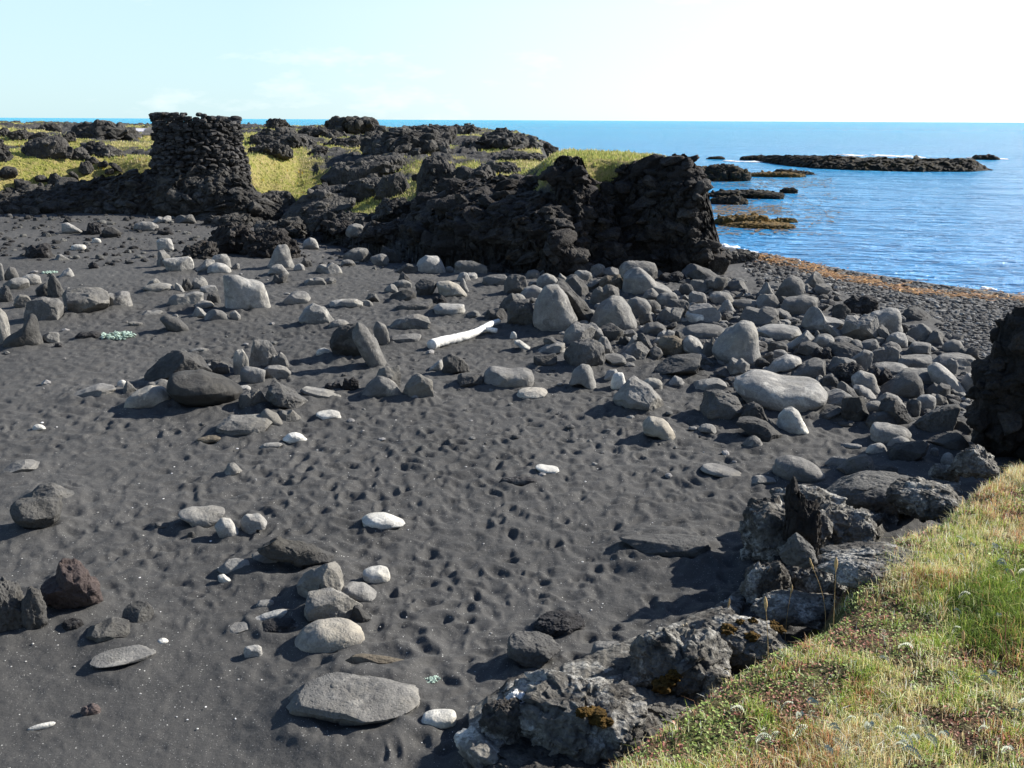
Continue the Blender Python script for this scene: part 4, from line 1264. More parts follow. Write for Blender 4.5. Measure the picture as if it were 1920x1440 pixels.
# ------------------------------------------------------------------ stone hut
def stone_hut():
    cx, dist = 376, 41.0
    c = atd(cx, 330, dist); c[2] = ground_base(np.array([c[0]]), np.array([c[1]]))[0]
    ctr = np.array([c[0], c[1], 0.0]); fd = ctr / np.linalg.norm(ctr); ctr = ctr + fd * 1.6
    zb = at(cx, 345, 1.0)[2]; z0b = CAM[2] - (345 - 226) / FPX * dist
    ztop = CAM[2] + (226 - 226) / FPX * dist
    RB = 1.74
    root = empty('stone_hut', (ctr[0], ctr[1], z0b))
    tag(root, 'round roofless hut of stacked black lava stones on the grassy headland', 'stone hut')
    g = np.random.default_rng(4)
    D, F0 = ICO[2]
    VV, FF, n = [], [], 0; TV, TC = [], []
    z = z0b - .25
    VC, FC, nc = [], [], 0
    while z < ztop + .12:
        t = (z - z0b) / (ztop - z0b)
        h = g.uniform(.10, .18)
        rad = RB - .24 * t + .05 * math.sin(t * 7)
        a = g.uniform(0, .3)
        while a < 2 * math.pi + .2:
            w = g.uniform(.13, .42)
            am = a + w / 2 / rad
            front = -fd
            # uneven rim: higher towards the inland side, lower and gapped seaward
            dirv = np.array([math.cos(am), math.sin(am), 0])
            side = dirv @ np.array([fd[1], -fd[0], 0])
            lim = ztop + .04 - .10 * side + .05 * math.sin(am * 5) + .07 * math.sin(am * 11 + 1)
            if z < lim:
                e = (np.abs(D) ** 3.2).sum(1) ** (-1 / 3.2)
                v = D * e[:, None] * np.array([.19, w * .52, h * .54]) * g.uniform(.9, 1.1, 3)
                for _ in range(7):
                    nn = g.normal(size=3); nn /= np.linalg.norm(nn)
                    p = v @ nn; hh = p.max() * g.uniform(.6, .9); v = v - nn * np.maximum(0, p - hh)[:, None]
                v = v + fbm(v * 9 + g.uniform(0, 90, 3), 2, 3)[:, None] * D * .022
                tw = g.uniform(-.3, .3); rl = g.uniform(-.25, .25)
                v[:, 2] += v[:, 1] * rl
                ca, sa = math.cos(am + tw), math.sin(am + tw)
                q = np.stack([v[:, 0] * ca - v[:, 1] * sa, v[:, 0] * sa + v[:, 1] * ca, v[:, 2]], 1)
                q = q + ctr + dirv * (rad + g.uniform(-.11, .11)); q[:, 2] += z + h / 2 + g.uniform(-.045, .045)
                tt_ = np.full(len(q), g.uniform(.6, 1.6))
                VV.append(q); FF.append(F0 + n); n += len(q); TV.append(tt_)
            a += w / rad
        z += h * .86
    loc = np.array(root.location)
    o = mk('wall', np.vstack(VV) - loc, np.vstack(FF), M['hut'], parent=root, smooth=False, attrs={'tone': np.concatenate(TV)})
    # rubble packing inside the wall so no daylight shows between the stones
    k = 48; th = np.arange(k) / k * 2 * np.pi
    ring = lambda r, z_: np.stack([np.cos(th) * r + ctr[0], np.sin(th) * r + ctr[1], np.full(k, z_)], 1)
    V = np.vstack([ring(RB - .08, z0b - .4), ring(RB - .34, ztop - .3), ring(1.3, ztop - .3), ring(1.5, z0b - .4)])
    i = np.arange(k); j = (i + 1) % k
    F = np.vstack([np.stack([i + a * k, j + a * k, j + (a + 1) * k, i + (a + 1) * k], 1) for a in range(3)])
    mk('packing', V - loc, F, M['hut'], parent=root)
    ga = np.random.default_rng(6); an = ga.uniform(0, 6.28, 70); rr_ = RB + ga.uniform(-.02, .5, 70)
    C = np.stack([ctr[0] + np.cos(an) * rr_, ctr[1] + np.sin(an) * rr_, 0 * an], 1); C[:, 2] = ground_base(C[:, 0], C[:, 1]) + .03
    bv, bf, bt = blocks_on(C, ga.uniform(.08, .24, 70), 8)
    mk('rubble_base', bv - loc, bf, M['hut'], parent=root, attrs={'tone': bt})
    return root, ctr
hut, hut_c = stone_hut()

# pale boards lying between the long outcrop and the hut
c = hit([270], [254])[0][0]
bd = empty('pale_boards', c)
tag(bd, 'pale flat boards lying on the grass between the long outcrop and the stone hut', 'boards')
def box_part(name, cx, cy, cz, lx, ly, lz, rot, mat, parent, tilt=0.0):
    V = np.array([(sx * lx / 2, sy * ly / 2, sz * lz / 2) for sx in (-1, 1) for sy in (-1, 1) for sz in (-1, 1)], float)
    V[:, 2] += V[:, 1] * tilt
    ca, sa = math.cos(rot), math.sin(rot)
    V = np.stack([V[:, 0] * ca - V[:, 1] * sa + cx, V[:, 0] * sa + V[:, 1] * ca + cy, V[:, 2] + cz], 1)
    F = [(0, 1, 3, 2), (4, 6, 7, 5), (0, 4, 5, 1), (2, 3, 7, 6), (0, 2, 6, 4), (1, 5, 7, 3)]
    return mk(name, V, F, mat, parent=parent, smooth=False)
box_part('board', -.3, .2, .30, .9, .5, .06, .2, M['sheet'], bd, .35)
box_part('board', .35, .0, .26, .7, .9, .06, -.25, M['t'] if 't' in M else M['sheet'], bd, .5)
box_part('board', -.55, -.1, .14, .5, .4, .05, .5, M['sheet'], bd, .2)

# ------------------------------------------------------------------ driftwood
def tube(path, rad, k=14, seed=0, rough=.12, caps=True):
    P = np.array(path, float); r = np.array(rad, float)
    m = 40; t = np.linspace(0, len(P) - 1, m); ti = np.arange(len(P))
    Q = np.stack([np.interp(t, ti, P[:, i]) for i in range(3)], 1); rr = np.interp(t, ti, r)
    ker = np.ones(5) / 5
    for i in range(3): Q[2:-2, i] = np.convolve(Q[:, i], ker, 'valid')
    T = np.gradient(Q, axis=0); T /= np.linalg.norm(T, axis=1, keepdims=True)
    A = np.cross(T, [0, 0, 1.0]); A /= np.linalg.norm(A, axis=1, keepdims=True); Bn = np.cross(T, A)
    th = np.arange(k) / k * 2 * np.pi
    V = Q[:, None] + (A[:, None] * np.cos(th)[None, :, None] + Bn[:, None] * np.sin(th)[None, :, None]) * rr[:, None, None]
    V = V.reshape(-1, 3)
    c = np.repeat(Q, k, axis=0)
    V = c + (V - c) * (1 + rough * fbm(V * 14, 3, seed)[:, None] * 2)
    idx = np.arange(m * k).reshape(m, k); nx = np.roll(idx, -1, axis=1)
    F = np.stack([idx[:-1], idx[1:], nx[1:], nx[:-1]], -1).reshape(-1, 4)
    if caps:
        n = len(V); V = np.vstack([V, Q[0], Q[-1]])
        a = idx[0]; b = idx[-1]
        F = np.vstack([F, np.stack([np.full(k, n), a, np.roll(a, -1), np.full(k, n)], 1)[:, [0, 1, 2, 2]], np.stack([np.full(k, n + 1), np.roll(b, -1), b, b], 1)])
    return V, F
def tri(F):
    F = np.asarray(F); out = [F[:, [0, 1, 2]]]
    q = F[(F[:, 2] != F[:, 3])]; out.append(q[:, [0, 2, 3]])
    return np.vstack(out)
dpx = [(809, 648), (822, 643), (845, 638), (868, 633), (890, 626), (906, 617), (920, 610), (935, 605)]
dP = at([p[0] for p in dpx], [p[1] for p in dpx], .06); 
dP[:, 2] = ground_base(dP[:, 0], dP[:, 1]) + .07; dP[-3:, 2] += [.0, .02, .03]
dw = empty('driftwood_log', dP[2] - np.array([0, 0, .07]))
tag(dw, 'sun-bleached white driftwood log with a short side branch on black sand', 'driftwood')
V, F = tube(dP, [.085, .08, .078, .075, .066, .06, .052, .045], seed=2)
mk('trunk', V - np.array(dw.location), tri(F), M['driftwood'], parent=dw)
b0 = dP[-3]; b1 = at(931, 621, .05); b1[2] = ground_base(np.array([b1[0]]), np.array([b1[1]]))[0] + .06
V, F = tube([b0, (b0 * .5 + b1 * .5), b1], [.05, .042, .04], seed=5)
mk('branch_stub', V - np.array(dw.location), tri(F), M['driftwood'], parent=dw)

# ------------------------------------------------------------------ near ledge
LEDGE = '''
1820 560 2140 880 P:0,70;2,45;18,40;22,22;28,8;45,2;70,0;100,10;100,100;60,100;30,97;8,92;0,82 cliff 0.0 cliff lava_cliff | tall dark lava wall rising at the frame edge behind the grassy bank
896 1306 992 1408 P:0,40;10,12;40,0;80,5;100,40;98,80;80,95;30,100;3,80 ledge 0.1 ledge ledge_rock | rough dark lump of ledge rock at the lowest corner of the ledge
876 1372 1180 1540 P:0,50;10,25;40,0;80,10;100,40;100,100;50,100;10,95 outcrop -0.05 ledge ledge_rock | black shaded base rock under the lowest ledge plate
940 1254 1240 1465 P:0,30;12,8;35,0;65,5;90,20;100,50;95,80;75,98;45,98;15,90;3,55 ledge -0.05 ledge ledge_rock | broad lichened ledge plate with a bright white lichen patch
1176 1174 1380 1345 P:0,60;2,15;15,0;35,2;45,12;70,8;95,30;100,55;90,80;75,95;40,100;5,95 ledge -0.02 ledge ledge_rock | blocky ledge rock with a pale lichened top and a deep crack
1316 1148 1490 1262 P:0,45;5,8;30,0;60,2;95,10;100,40;90,70;60,90;45,100;15,95 ledge 0.1 ledge ledge_rock | square faced ledge block spotted with brown moss
1406 1098 1616 1182 P:0,75;12,35;30,10;60,15;85,0;98,20;95,60;85,80;50,80;20,90 ledge 0.15 ledge ledge_rock | flat lichened plate of rock between the mossy block and the crags
1386 1050 1490 1150 P:0,60;8,30;35,10;70,0;95,30;100,70;80,95;30,100;5,90 ledge 0.0 ledge ledge_rock | dark knobbly rock low in the crags over the big shadow
1384 928 1572 1092 P:0,75;1,30;8,8;30,2;70,0;95,20;100,55;85,85;50,98;15,92 ledge -0.08 ledge ledge_rock | big dark crag overhanging the big shadow on the sand
1460 998 1534 1066 P:0,70;20,35;40,0;60,15;95,55;100,80;70,100;20,95 ledgesmooth 0.45 ledge ledge_rock | grey pyramid of stone set in front of the big dark crag
1466 892 1542 1098 P:3,7;15,0;30,5;50,18;85,26;100,60;85,100;20,100;5,40 cliff 0.0 ledge ledge_rock | dark pointed spire of rock standing up from the crags
1424 908 1600 1018 P:0,60;10,25;35,5;60,0;90,25;100,60;85,95;40,100;5,90 ledge 0.0 ledge ledge_rock | dark crag behind the spire, casting the far end of the big shadow
1455 1048 1590 1136 P:0,50;20,15;55,0;85,10;100,45;90,85;50,100;10,90 ledge 0.0 ledge ledge_rock | rough lichened rock under the grey pyramid of stone
1512 938 1652 1050 P:0,55;20,20;45,2;75,10;98,40;95,75;60,85;20,100 ledge 0.05 ledge ledge_rock | pale weathered slab behind the dark spire
1528 1012 1780 1098 P:0,65;15,40;35,25;60,5;85,0;98,30;90,60;65,75;40,100;10,95 ledge 0.45 ledge ledge_rock | rubble of pale lichened rock sinking into the turf
1560 1048 1680 1112 P:0,60;15,20;45,0;80,15;100,50;85,90;40,100;8,90 ledge 0.5 ledge ledge_rock | pale knobbly lichened rock beside dry grass stalks
1544 882 1752 968 P:0,60;15,30;35,5;60,0;85,10;100,40;95,80;60,100;25,95 ledgesmooth 0.05 ledge ledge_rock | smooth grey dome of rock behind the crags
1660 893 1820 978 P:0,45;10,18;35,0;65,5;90,25;100,60;90,85;70,75;50,100;15,75 ledge 0.3 ledge ledge_rock | dark hollowed ledge rock with an orange lichen spot, at the turf edge
1778 832 1876 898 P:0,80;10,45;30,20;50,0;75,30;100,65;85,95;40,100 ledge 0.3 ledge ledge_rock | spiky lichened rock under the tall dark wall
1150 1285 1340 1400 P:0,50;20,10;60,0;95,30;100,70;70,100;20,95 ledge 0.0 ledge ledge_rock | dark mossy rock filling the gap under the cracked blocky rock
1740 868 1800 905 hump ledge 0.15 ledge ledge_rock | small mossy grey rock between the spiky rock and the boulders
'''
cliff('ledge_rock', [(880, 1490, 1410, .15), (960, 1478, 1345, .3), (1080, 1440, 1305, .35), (1170, 1390, 1262, .4), (1260, 1330, 1222, .4), (1360, 1262, 1172, .4), (1400, 1180, 1120, .4), (1450, 1140, 1060, .45), (1520, 1120, 1020, .5), (1600, 1075, 990, .5), (1690, 1010, 955, .45), (1770, 955, 925, .35), (1800, 930, 915, .2)],
      'long low broken lava ledge running under the whole edge of the near turf', 'ledge rock', M['ledge'], seed=44, rows=50, step=2.5, amp=.12, back=.5, freq=2.2, blk=(.05, .16), cover=1.5, group='rocks of the near ledge')
LED = {}
for line in LEDGE.strip().splitlines():
    left, _, label = line.partition('|')
    tk = left.split()
    x0, y0, x1, y1 = map(float, tk[:4]); sp = pct(tk[4][2:].replace(';', ' ')) if tk[4].startswith('P:') else tk[4]
    mt, z0, cat, nm = tk[5], float(tk[6]), tk[7], tk[8]
    sm = mt == 'ledgesmooth'
    o, base, a = make_rock(x0, y0, x1, y1, sp, 'k', blocks=150 if nm == 'lava_cliff' else 0, name=nm, mat=M[mt], level=6, z0=z0, sink=.1, smooth=1, dr=.75,
                           **(dict(rough=.05, facets=7, rfreq=1.6, octv=6, chip=.05) if sm else dict(rough=.075, facets=10, rfreq=2.2, octv=7, strata=.012, chip=.14)))
    label = label.strip()
    tag(o, label, 'cliff' if nm == 'lava_cliff' else 'ledge rock', None if nm == 'lava_cliff' else 'rocks of the near ledge')
    LED[label] = (o, base)
    if z0 < .2 and nm != 'lava_cliff': ROCKS.append((base[0], base[1], a))

def surf_px(o, px, py):
    """nearest front vertex of a rock to a pixel"""
    me = o.data; n = len(me.vertices); co = np.empty(n * 3, np.float32); me.vertices.foreach_get('co', co)
    co = co.reshape(-1, 3) + np.array(o.location)
    qx, qy = project(co); dd = (qx - px) ** 2 + (qy - py) ** 2
    cand = np.where(dd < max(30, np.sort(dd)[8]))[0]
    dep = (co[cand] - CAM) @ fw
    return co[cand[np.argmin(dep)]]
def patch(o, name, mat, px, py, wpx, hpx, label=None, seed=1, thick=.5, k=4):
    p = surf_px(o, px, py); L = np.linalg.norm(p - CAM)
    D, F = ICO[4]
    r = 1 + .9 * fbm(D * 1.6 + seed, 4, seed)
    V = D * r[:, None] * np.array([wpx / 2 * L / FPX, max(wpx, hpx) / 2.4 * L / FPX, hpx / 2 * L / FPX * thick + .01])
    V = V + .12 * wpx / 2 * L / FPX * fbm(V * 60 + seed, 2, seed)[:, None] * D
    V = V + (p - np.array(o.location)) 
    q = mk(name, V, F, mat, parent=o)
    if label: q['label'] = label
    return q
def led(s): return next(v[0] for k, v in LED.items() if k.startswith(s))
patch(led('broad lichened'), 'lichen_patch', M['lichen'], 972, 1306, 36, 28, 'bright white lichen patch', 3)
for (px, py, w, h, s) in ((1112, 1336, 50, 26, 1), (1090, 1330, 24, 16, 2), (1135, 1350, 30, 14, 8)): patch(led('broad lichened'), 'moss_patch', M['moss'], px, py, w, h, None, s)
for (px, py, w, h, s) in ((1240, 1280, 44, 34, 4), (1225, 1310, 50, 24, 5), (1262, 1268, 26, 18, 6)): patch(led('blocky ledge'), 'moss_patch', M['moss'], px, py, w, h, None, s)
for (px, py, w, h, s) in ((1366, 1176, 28, 18, 4), (1410, 1190, 24, 18, 5), (1388, 1162, 14, 10, 6), (1412, 1160, 14, 9, 7), (1468, 1160, 16, 10, 9), (1505, 1160, 26, 12, 10)): patch(led('square faced'), 'moss_patch', M['moss'], px, py, w, h, None, s)
for (px, py, w, h, s) in (): patch(led('blocky ledge'), 'lichen_patch', M['lichen'], px, py, w, h, None, s, .3)

# ------------------------------------------------------------------ ground sheets (one fan of quads, split by what covers them)
def dents(x, y, cell, seed, rmin, rmax, depth):
    X, Y = x / cell, y / cell
    ix, iy = np.floor(X).astype(np.int64), np.floor(Y).astype(np.int64)
    out = np.zeros_like(x); rim = np.zeros_like(x)
    z = np.zeros_like(ix)
    for dx in (-1, 0, 1):
        for dy in (-1, 0, 1):
            h = _h(ix + dx, iy + dy, z, seed); h2 = _h(ix + dx, iy + dy, z, seed + 999)
            u = lambda hh, k: ((hh >> np.uint32(k)) & np.uint32(255)) / 255.0
            cx = (ix + dx + u(h, 0)) * cell; cy = (iy + dy + u(h, 8)) * cell
            th = u(h, 16) * np.pi; r = rmin + (rmax - rmin) * u(h, 24); on = u(h2, 0) < .98; dp = depth * (.35 + .65 * u(h2, 8)); asp = .5 + .35 * u(h2, 16)
            ex, ey = x - cx, y - cy
            a = ex * np.cos(th) + ey * np.sin(th); b = (-ex * np.sin(th) + ey * np.cos(th)) / asp
            d = np.sqrt(a * a + b * b) / r
            out += np.where(on & (d < 1), -dp * (1 - d * d) ** 2, 0)
            rim += np.where(on, .3 * dp * np.exp(-((d - 1.2) / .28) ** 2), 0)
    return out + rim

def turf_w(x, y, z, hp_, px, d):
    t = .56 + .95 * n2(x, y, .16, 4, 90) + .5 * n2(x, y, .6, 4, 91)
    rocky = sstep((px - 540) / 60) * sstep((1000 - px) / 60) * sstep((36 - d) / 4)
    t = t - 1.1 * rocky
    t = t - .9 * sstep((1.5 - hp_) / 1.2)
    t = t - .28 * sstep((d - 62) / 25)
    t = t + .5 * sstep((px - 990) / 60) * sstep((40 - d) / 4)
    t = t + .35 * sstep((470 - px) / 60) * sstep((52 - d) / 4)
    return np.clip(t, 0, 1)
azd = np.concatenate([np.linspace(-80, -34, 50)[:-1], np.linspace(-34, 34, 980), np.linspace(34, 80, 50)[1:]])
rad = np.concatenate([1.2 * 1.02 ** np.arange(0, 48), 3.1 * 1.0036 ** np.arange(0, 560)])
rad = np.unique(rad); last = rad[-1]
rad = np.concatenate([rad, last * 1.0062 ** np.arange(1, 340)])
rad = np.concatenate([rad, np.linspace(rad[-1], rad[-1] * 1.6, 12)[1:]])
A, Rr = np.meshgrid(R(1) * azd, rad)
X = (Rr * np.sin(A)).ravel(); Y = (Rr * np.cos(A)).ravel()
Zb = _exact(X, Y)
hp = sdf(HEAD, X, Y); ss = sdf(SHORE, X, Y)
nr, nc = Rr.shape
is_head = hp > 0
shn = n2(X, Y, .5, 3, 41)
# the beach near the water turns from sand into shingle
shingle = (ss < 9.5 + 2.5 * shn) & (~is_head)
D0 = np.hypot(X, Y)
Zd = Zb.copy()
m = (~is_head) & (ss > 1) & (D0 < 48)
xm, ym = X[m], Y[m]
qx, qy = project(np.stack([xm, ym, Zb[m]], -1))
tread = .55 + .6 * n2(xm, ym, .33, 3, 55) + .35 * sstep((1000 - np.hypot((qx - 1000) * .8, (qy - 850) * 1.3)) / 700) - .35 * sstep((qy - 980) / 200) * sstep((760 - qx) / 300)
tread = np.clip(tread, .12, 1.1)
wx_ = xm + .10 * n2(xm, ym, 2.6, 2, 81) + .03 * n2(xm, ym, 9, 2, 83); wy_ = ym + .10 * n2(xm + 9, ym, 2.6, 2, 82) + .03 * n2(xm, ym + 5, 9, 2, 84)
dz = dents(wx_, wy_, .215, 5, .08, .165, .036) * tread + dents(wx_ + .13, wy_, .17, 6, .05, .11, .019) * np.clip(tread + .1, .2, 1)
dz += .02 * n2(xm, ym, 1.3, 3, 60) + .012 * n2(xm + .3 * n2(xm, ym, 1.5, 2, 64), ym * 1.6, 3.4, 3, 61) + .004 * n2(xm, ym, 14, 2, 62)
dz = dz * np.clip((ss[m] - 1) / 6, .15, 1)
Zd[m] += dz
mh = is_head
Zd[mh] += .12 * n2(X[mh], Y[mh], 1.1, 4, 70) * sstep(hp[mh] / 1.0)
pxh, _ = project(np.stack([X[mh], Y[mh], Zd[mh]], -1))
th_ = turf_w(X[mh], Y[mh], Zd[mh], hp[mh], pxh, D0[mh])
ph_ = np.stack([X[mh], Y[mh], 0 * X[mh]], -1)
Zd[mh] += (1 - sstep((th_ - .3) / .3)) * (.20 * facets3(ph_, 1.0, 5, .8) + .1 * facets3(ph_, 2.4, 6, .8))
# little drifts of sand against the stones
for (rx, ry, ra) in ROCKS:
    if ry > 26: continue
    dx = X - rx; dy = Y - ry
    k = np.where((np.abs(dx) < 2.2 * ra) & (np.abs(dy) < 2.2 * ra))[0]
    if len(k) == 0: continue
    d = np.hypot(dx[k], dy[k]) / ra
    Zd[k] += min(.06, .13 * ra) * np.exp(-((d - .85) / .42) ** 2) * (~is_head[k])
V = np.stack([X, Y, Zd], 1)
idx = np.arange(nr * nc).reshape(nr, nc)
F = np.stack([idx[:-1, :-1], idx[:-1, 1:], idx[1:, 1:], idx[1:, :-1]], -1).reshape(-1, 4)
fc = np.zeros(len(F), int)
fc[shingle[F].sum(1) >= 2] = 1
fc[is_head[F].sum(1) >= 2] = 2

for c, nm, mat in ((0, 'sand', M['sand']), (1, 'shingle_beach', M['shingle']), (2, 'headland_ground', M['headland'])):
    f = F[fc == c]
    u, inv = np.unique(f, return_inverse=True)
    v = V[u]; at_ = None
    if c == 2:
        pxx, _ = project(v)
        at_ = {'turf': turf_w(v[:, 0], v[:, 1], v[:, 2], hp[u], pxx, np.hypot(v[:, 0], v[:, 1]))}
    o = mk(nm, v, inv.reshape(f.shape), mat, attrs=at_)
    o['kind'] = 'structure'

# sea
ks = np.concatenate([[-30000, -8000, -2000, -600, -200], np.linspace(-100, 100, 9), [200, 600, 2000, 8000, 30000]])
gx, gy = np.meshgrid(ks, ks + 60)
V = np.stack([gx.ravel(), gy.ravel(), np.full(gx.size, SEA_Z)], 1)
n = len(ks); i2 = np.arange(n * n).reshape(n, n)
F2 = np.stack([i2[:-1, :-1], i2[:-1, 1:], i2[1:, 1:], i2[1:, :-1]], -1).reshape(-1, 4)
o = mk('sea', V, F2, M['sea']); o['kind'] = 'structure'

# near bank of turf
bx, by = np.meshgrid(np.arange(.2, 9.4, .03), np.arange(.7, 9.2, .03))
sx = sdf(BANK, bx.ravel(), by.ravel())
V = np.stack([bx.ravel(), by.ravel(), bank_z(bx.ravel(), by.ravel())], 1)
V[:, 2] = np.maximum(V[:, 2], -.3)
i2 = np.arange(bx.size).reshape(bx.shape)
F2 = np.stack([i2[:-1, :-1], i2[:-1, 1:], i2[1:, 1:], i2[1:, :-1]], -1).reshape(-1, 4)
F2 = F2[(sx[F2] > -.31).any(1)]
u, inv = np.unique(F2, return_inverse=True)
o = mk('grassy_bank_ground', V[u], inv.reshape(F2.shape), M['bank']); o['kind'] = 'structure'

# ------------------------------------------------------------------ loose stones, kelp, foam
def scatter_stones(name, poly, N, s0, s1, pal, seed, label, flat=.6, ground=None, power=2.0):
    g = np.random.default_rng(seed)
    P = np.array(poly, float)
    x = g.uniform(P[:, 0].min(), P[:, 0].max(), N * 3); y = g.uniform(P[:, 1].min(), P[:, 1].max(), N * 3)
    k = in_poly(poly, x, y); x, y = x[k][:N], y[k][:N]
    G, ok = hit(x, y, ground); G = G[ok]
    hs = sdf(HEAD, G[:, 0], G[:, 1]); G = G[(hs < .3)]
    s_ = sdf(SHORE, G[:, 0], G[:, 1]); G = G[s_ > .15]
    n = len(G); L = np.linalg.norm(G - CAM, axis=1)
    sz = (s0 + (s1 - s0) * g.random(n) ** power) * L / FPX / 2
    D, F0 = ICO[1]; m = len(D)
    shp = g.uniform(.7, 1.2, (n, 1, 3)) * np.array([1, 1, flat])
    v = D[None] * (1 + .38 * (g.random((n, m, 1)) - .5)) * shp * sz[:, None, None]
    a = g.uniform(0, 6.28, n); ca, sa = np.cos(a)[:, None], np.sin(a)[:, None]
    v = np.stack([v[..., 0] * ca - v[..., 1] * sa, v[..., 0] * sa + v[..., 1] * ca, v[..., 2]], -1)
    v = v + G[:, None, :] + np.array([0, 0, 1.0]) * (sz * .18)[:, None, None]
    F = (F0[None] + (np.arange(n) * m)[:, None, None]).reshape(-1, 3)
    pal = np.array(pal); col = pal[g.integers(0, len(pal), n)] * g.uniform(.75, 1.2, (n, 1))
    o = mk(name, v.reshape(-1, 3), F, M['stones'], col=np.repeat(col, m, 0), smooth=False)
    tag(o, label, 'stones', kind='stuff')
    return o
GR = [(.06, .057, .054), (.095, .09, .083), (.12, .118, .112), (.16, .155, .145), (.07, .066, .062), (.05, .05, .05), (.26, .25, .23)]
scatter_stones('beach_shingle', [(1390, 500), (1440, 478), (1600, 512), (1760, 536), (1960, 565), (1960, 690), (1830, 670), (1740, 600), (1560, 545), (1420, 525)], 7000, 2.5, 12, GR, 1, 'grey shingle covering the beach between the boulder pile and the sea', power=3)
scatter_stones('pile_pebbles', [(1000, 500), (1160, 480), (1380, 520), (1560, 550), (1800, 640), (1820, 800), (1680, 810), (1400, 780), (1300, 690), (1180, 690), (1000, 620)], 1500, 6, 26, GR[1:6], 2, 'small stones filling the gaps of the boulder pile', .7)
scatter_stones('lava_rubble', [(-40, 396), (200, 388), (480, 386), (640, 432), (860, 478), (900, 520), (620, 500), (420, 470), (200, 500), (-40, 480)], 900, 3, 14, [(.03, .029, .028), (.045, .044, .042), (.06, .058, .055), (.028, .027, .027), (.10, .098, .09)], 3, 'dark lava rubble strewn over the far sand', .7, power=2.5)
scatter_stones('sand_pebbles', [(-40, 480), (700, 520), (1000, 640), (1400, 800), (1400, 900), (900, 900), (300, 800), (-40, 700)], 170, 4, 18, [(.12, .118, .11), (.16, .155, .145), (.07, .068, .065), (.22, .21, .2)], 4, 'small scattered pebbles on the black sand', .6)
scatter_stones('shell_bits', [(-40, 760), (1300, 800), (1380, 960), (1000, 1440), (-40, 1450)], 520, 1.4, 4.5, [(.6, .58, .54), (.45, .43, .4), (.7, .68, .66), (.25, .24, .22)], 5, 'tiny pale shell bits and grains on the near sand', .5)

def ribbons(name, P, ln, wd, cols, seed, mat, label, cat, nseg=5, curl=.5, lift=.05):
    g = np.random.default_rng(seed); n = len(P)
    a = g.uniform(0, 6.28, n); k = g.normal(0, curl, n)
    V = np.zeros((n, nseg + 1, 2, 3)); p = P.copy()
    for s in range(nseg + 1):
        d = np.stack([np.cos(a), np.sin(a)], 1)
        w = wd * (1 - .5 * abs(s / nseg - .4))
        z = lift * np.abs(np.sin(s * 1.7 + a))
        V[:, s, 0] = p + np.stack([-d[:, 1] * w / 2, d[:, 0] * w / 2, z], 1)
        V[:, s, 1] = p + np.stack([d[:, 1] * w / 2, -d[:, 0] * w / 2, z * .5 + .008], 1)
        p = p + np.stack([d[:, 0], d[:, 1], np.zeros(n)], 1) * (ln / nseg)[:, None]
        a = a + k
    m = (nseg + 1) * 2
    f = np.array([(2 * s, 2 * s + 1, 2 * s + 3, 2 * s + 2) for s in range(nseg)])
    F = (f[None] + (np.arange(n) * m)[:, None, None]).reshape(-1, 4)
    V = V.reshape(-1, 3)
    V[:, 2] = np.maximum(V[:, 2], ground_base(V[:, 0], V[:, 1]) + .012)
    o = mk(name, V, F, mat, col=np.repeat(cols, m, 0), smooth=True)
    return tag(o, label, cat, kind='stuff')
def band(pts, N, spread, seed):
    g = np.random.default_rng(seed); P = np.array(pts, float)
    t = g.random(N) * (len(P) - 1); ti = np.arange(len(P))
    x = np.interp(t, ti, P[:, 0]) + g.normal(0, 10, N); y = np.interp(t, ti, P[:, 1]) + g.normal(0, spread, N)
    return hit(x, y)[0]
kp = np.vstack([band([(1410, 478), (1450, 488), (1500, 497), (1540, 507)], 750, 3.5, 1), band([(1530, 512), (1580, 522), (1640, 532)], 420, 2.0, 2), band([(1640, 534), (1700, 545), (1760, 551), (1840, 558), (1960, 564)], 420, 2.5, 3), band([(1400, 476), (1600, 520), (1800, 545), (1940, 556)], 160, 8, 4)])
g = np.random.default_rng(8)
kc = np.array([(.33, .16, .04), (.25, .115, .033), (.16, .09, .035), (.40, .23, .08)])[g.integers(0, 4, len(kp))] * g.uniform(.7, 1.1, (len(kp), 1))
ribbons('stranded_kelp', kp, g.uniform(.15, .45, len(kp)), .045, kc, 3, M['kelp'], 'orange brown seaweed stranded in strips along the shingle', 'seaweed')

fk = np.vstack([at(g.uniform(1340, 1560, 420), g.uniform(333, 352, 420), SEA_Z + .02), at(g.uniform(1345, 1470, 300), g.uniform(384, 402, 300), SEA_Z + .02), at(1345 + 230 * g.random(420) ** 1.5, g.uniform(360, 440, 420), SEA_Z + .02)])
ribbons('floating_kelp', fk, g.uniform(.3, 1.0, len(fk)), .10, np.array([(.20, .125, .04), (.15, .10, .04)])[g.integers(0, 2, len(fk))], 9, M['kelp'], 'brown seaweed fronds floating between the reefs', 'seaweed', lift=.02)

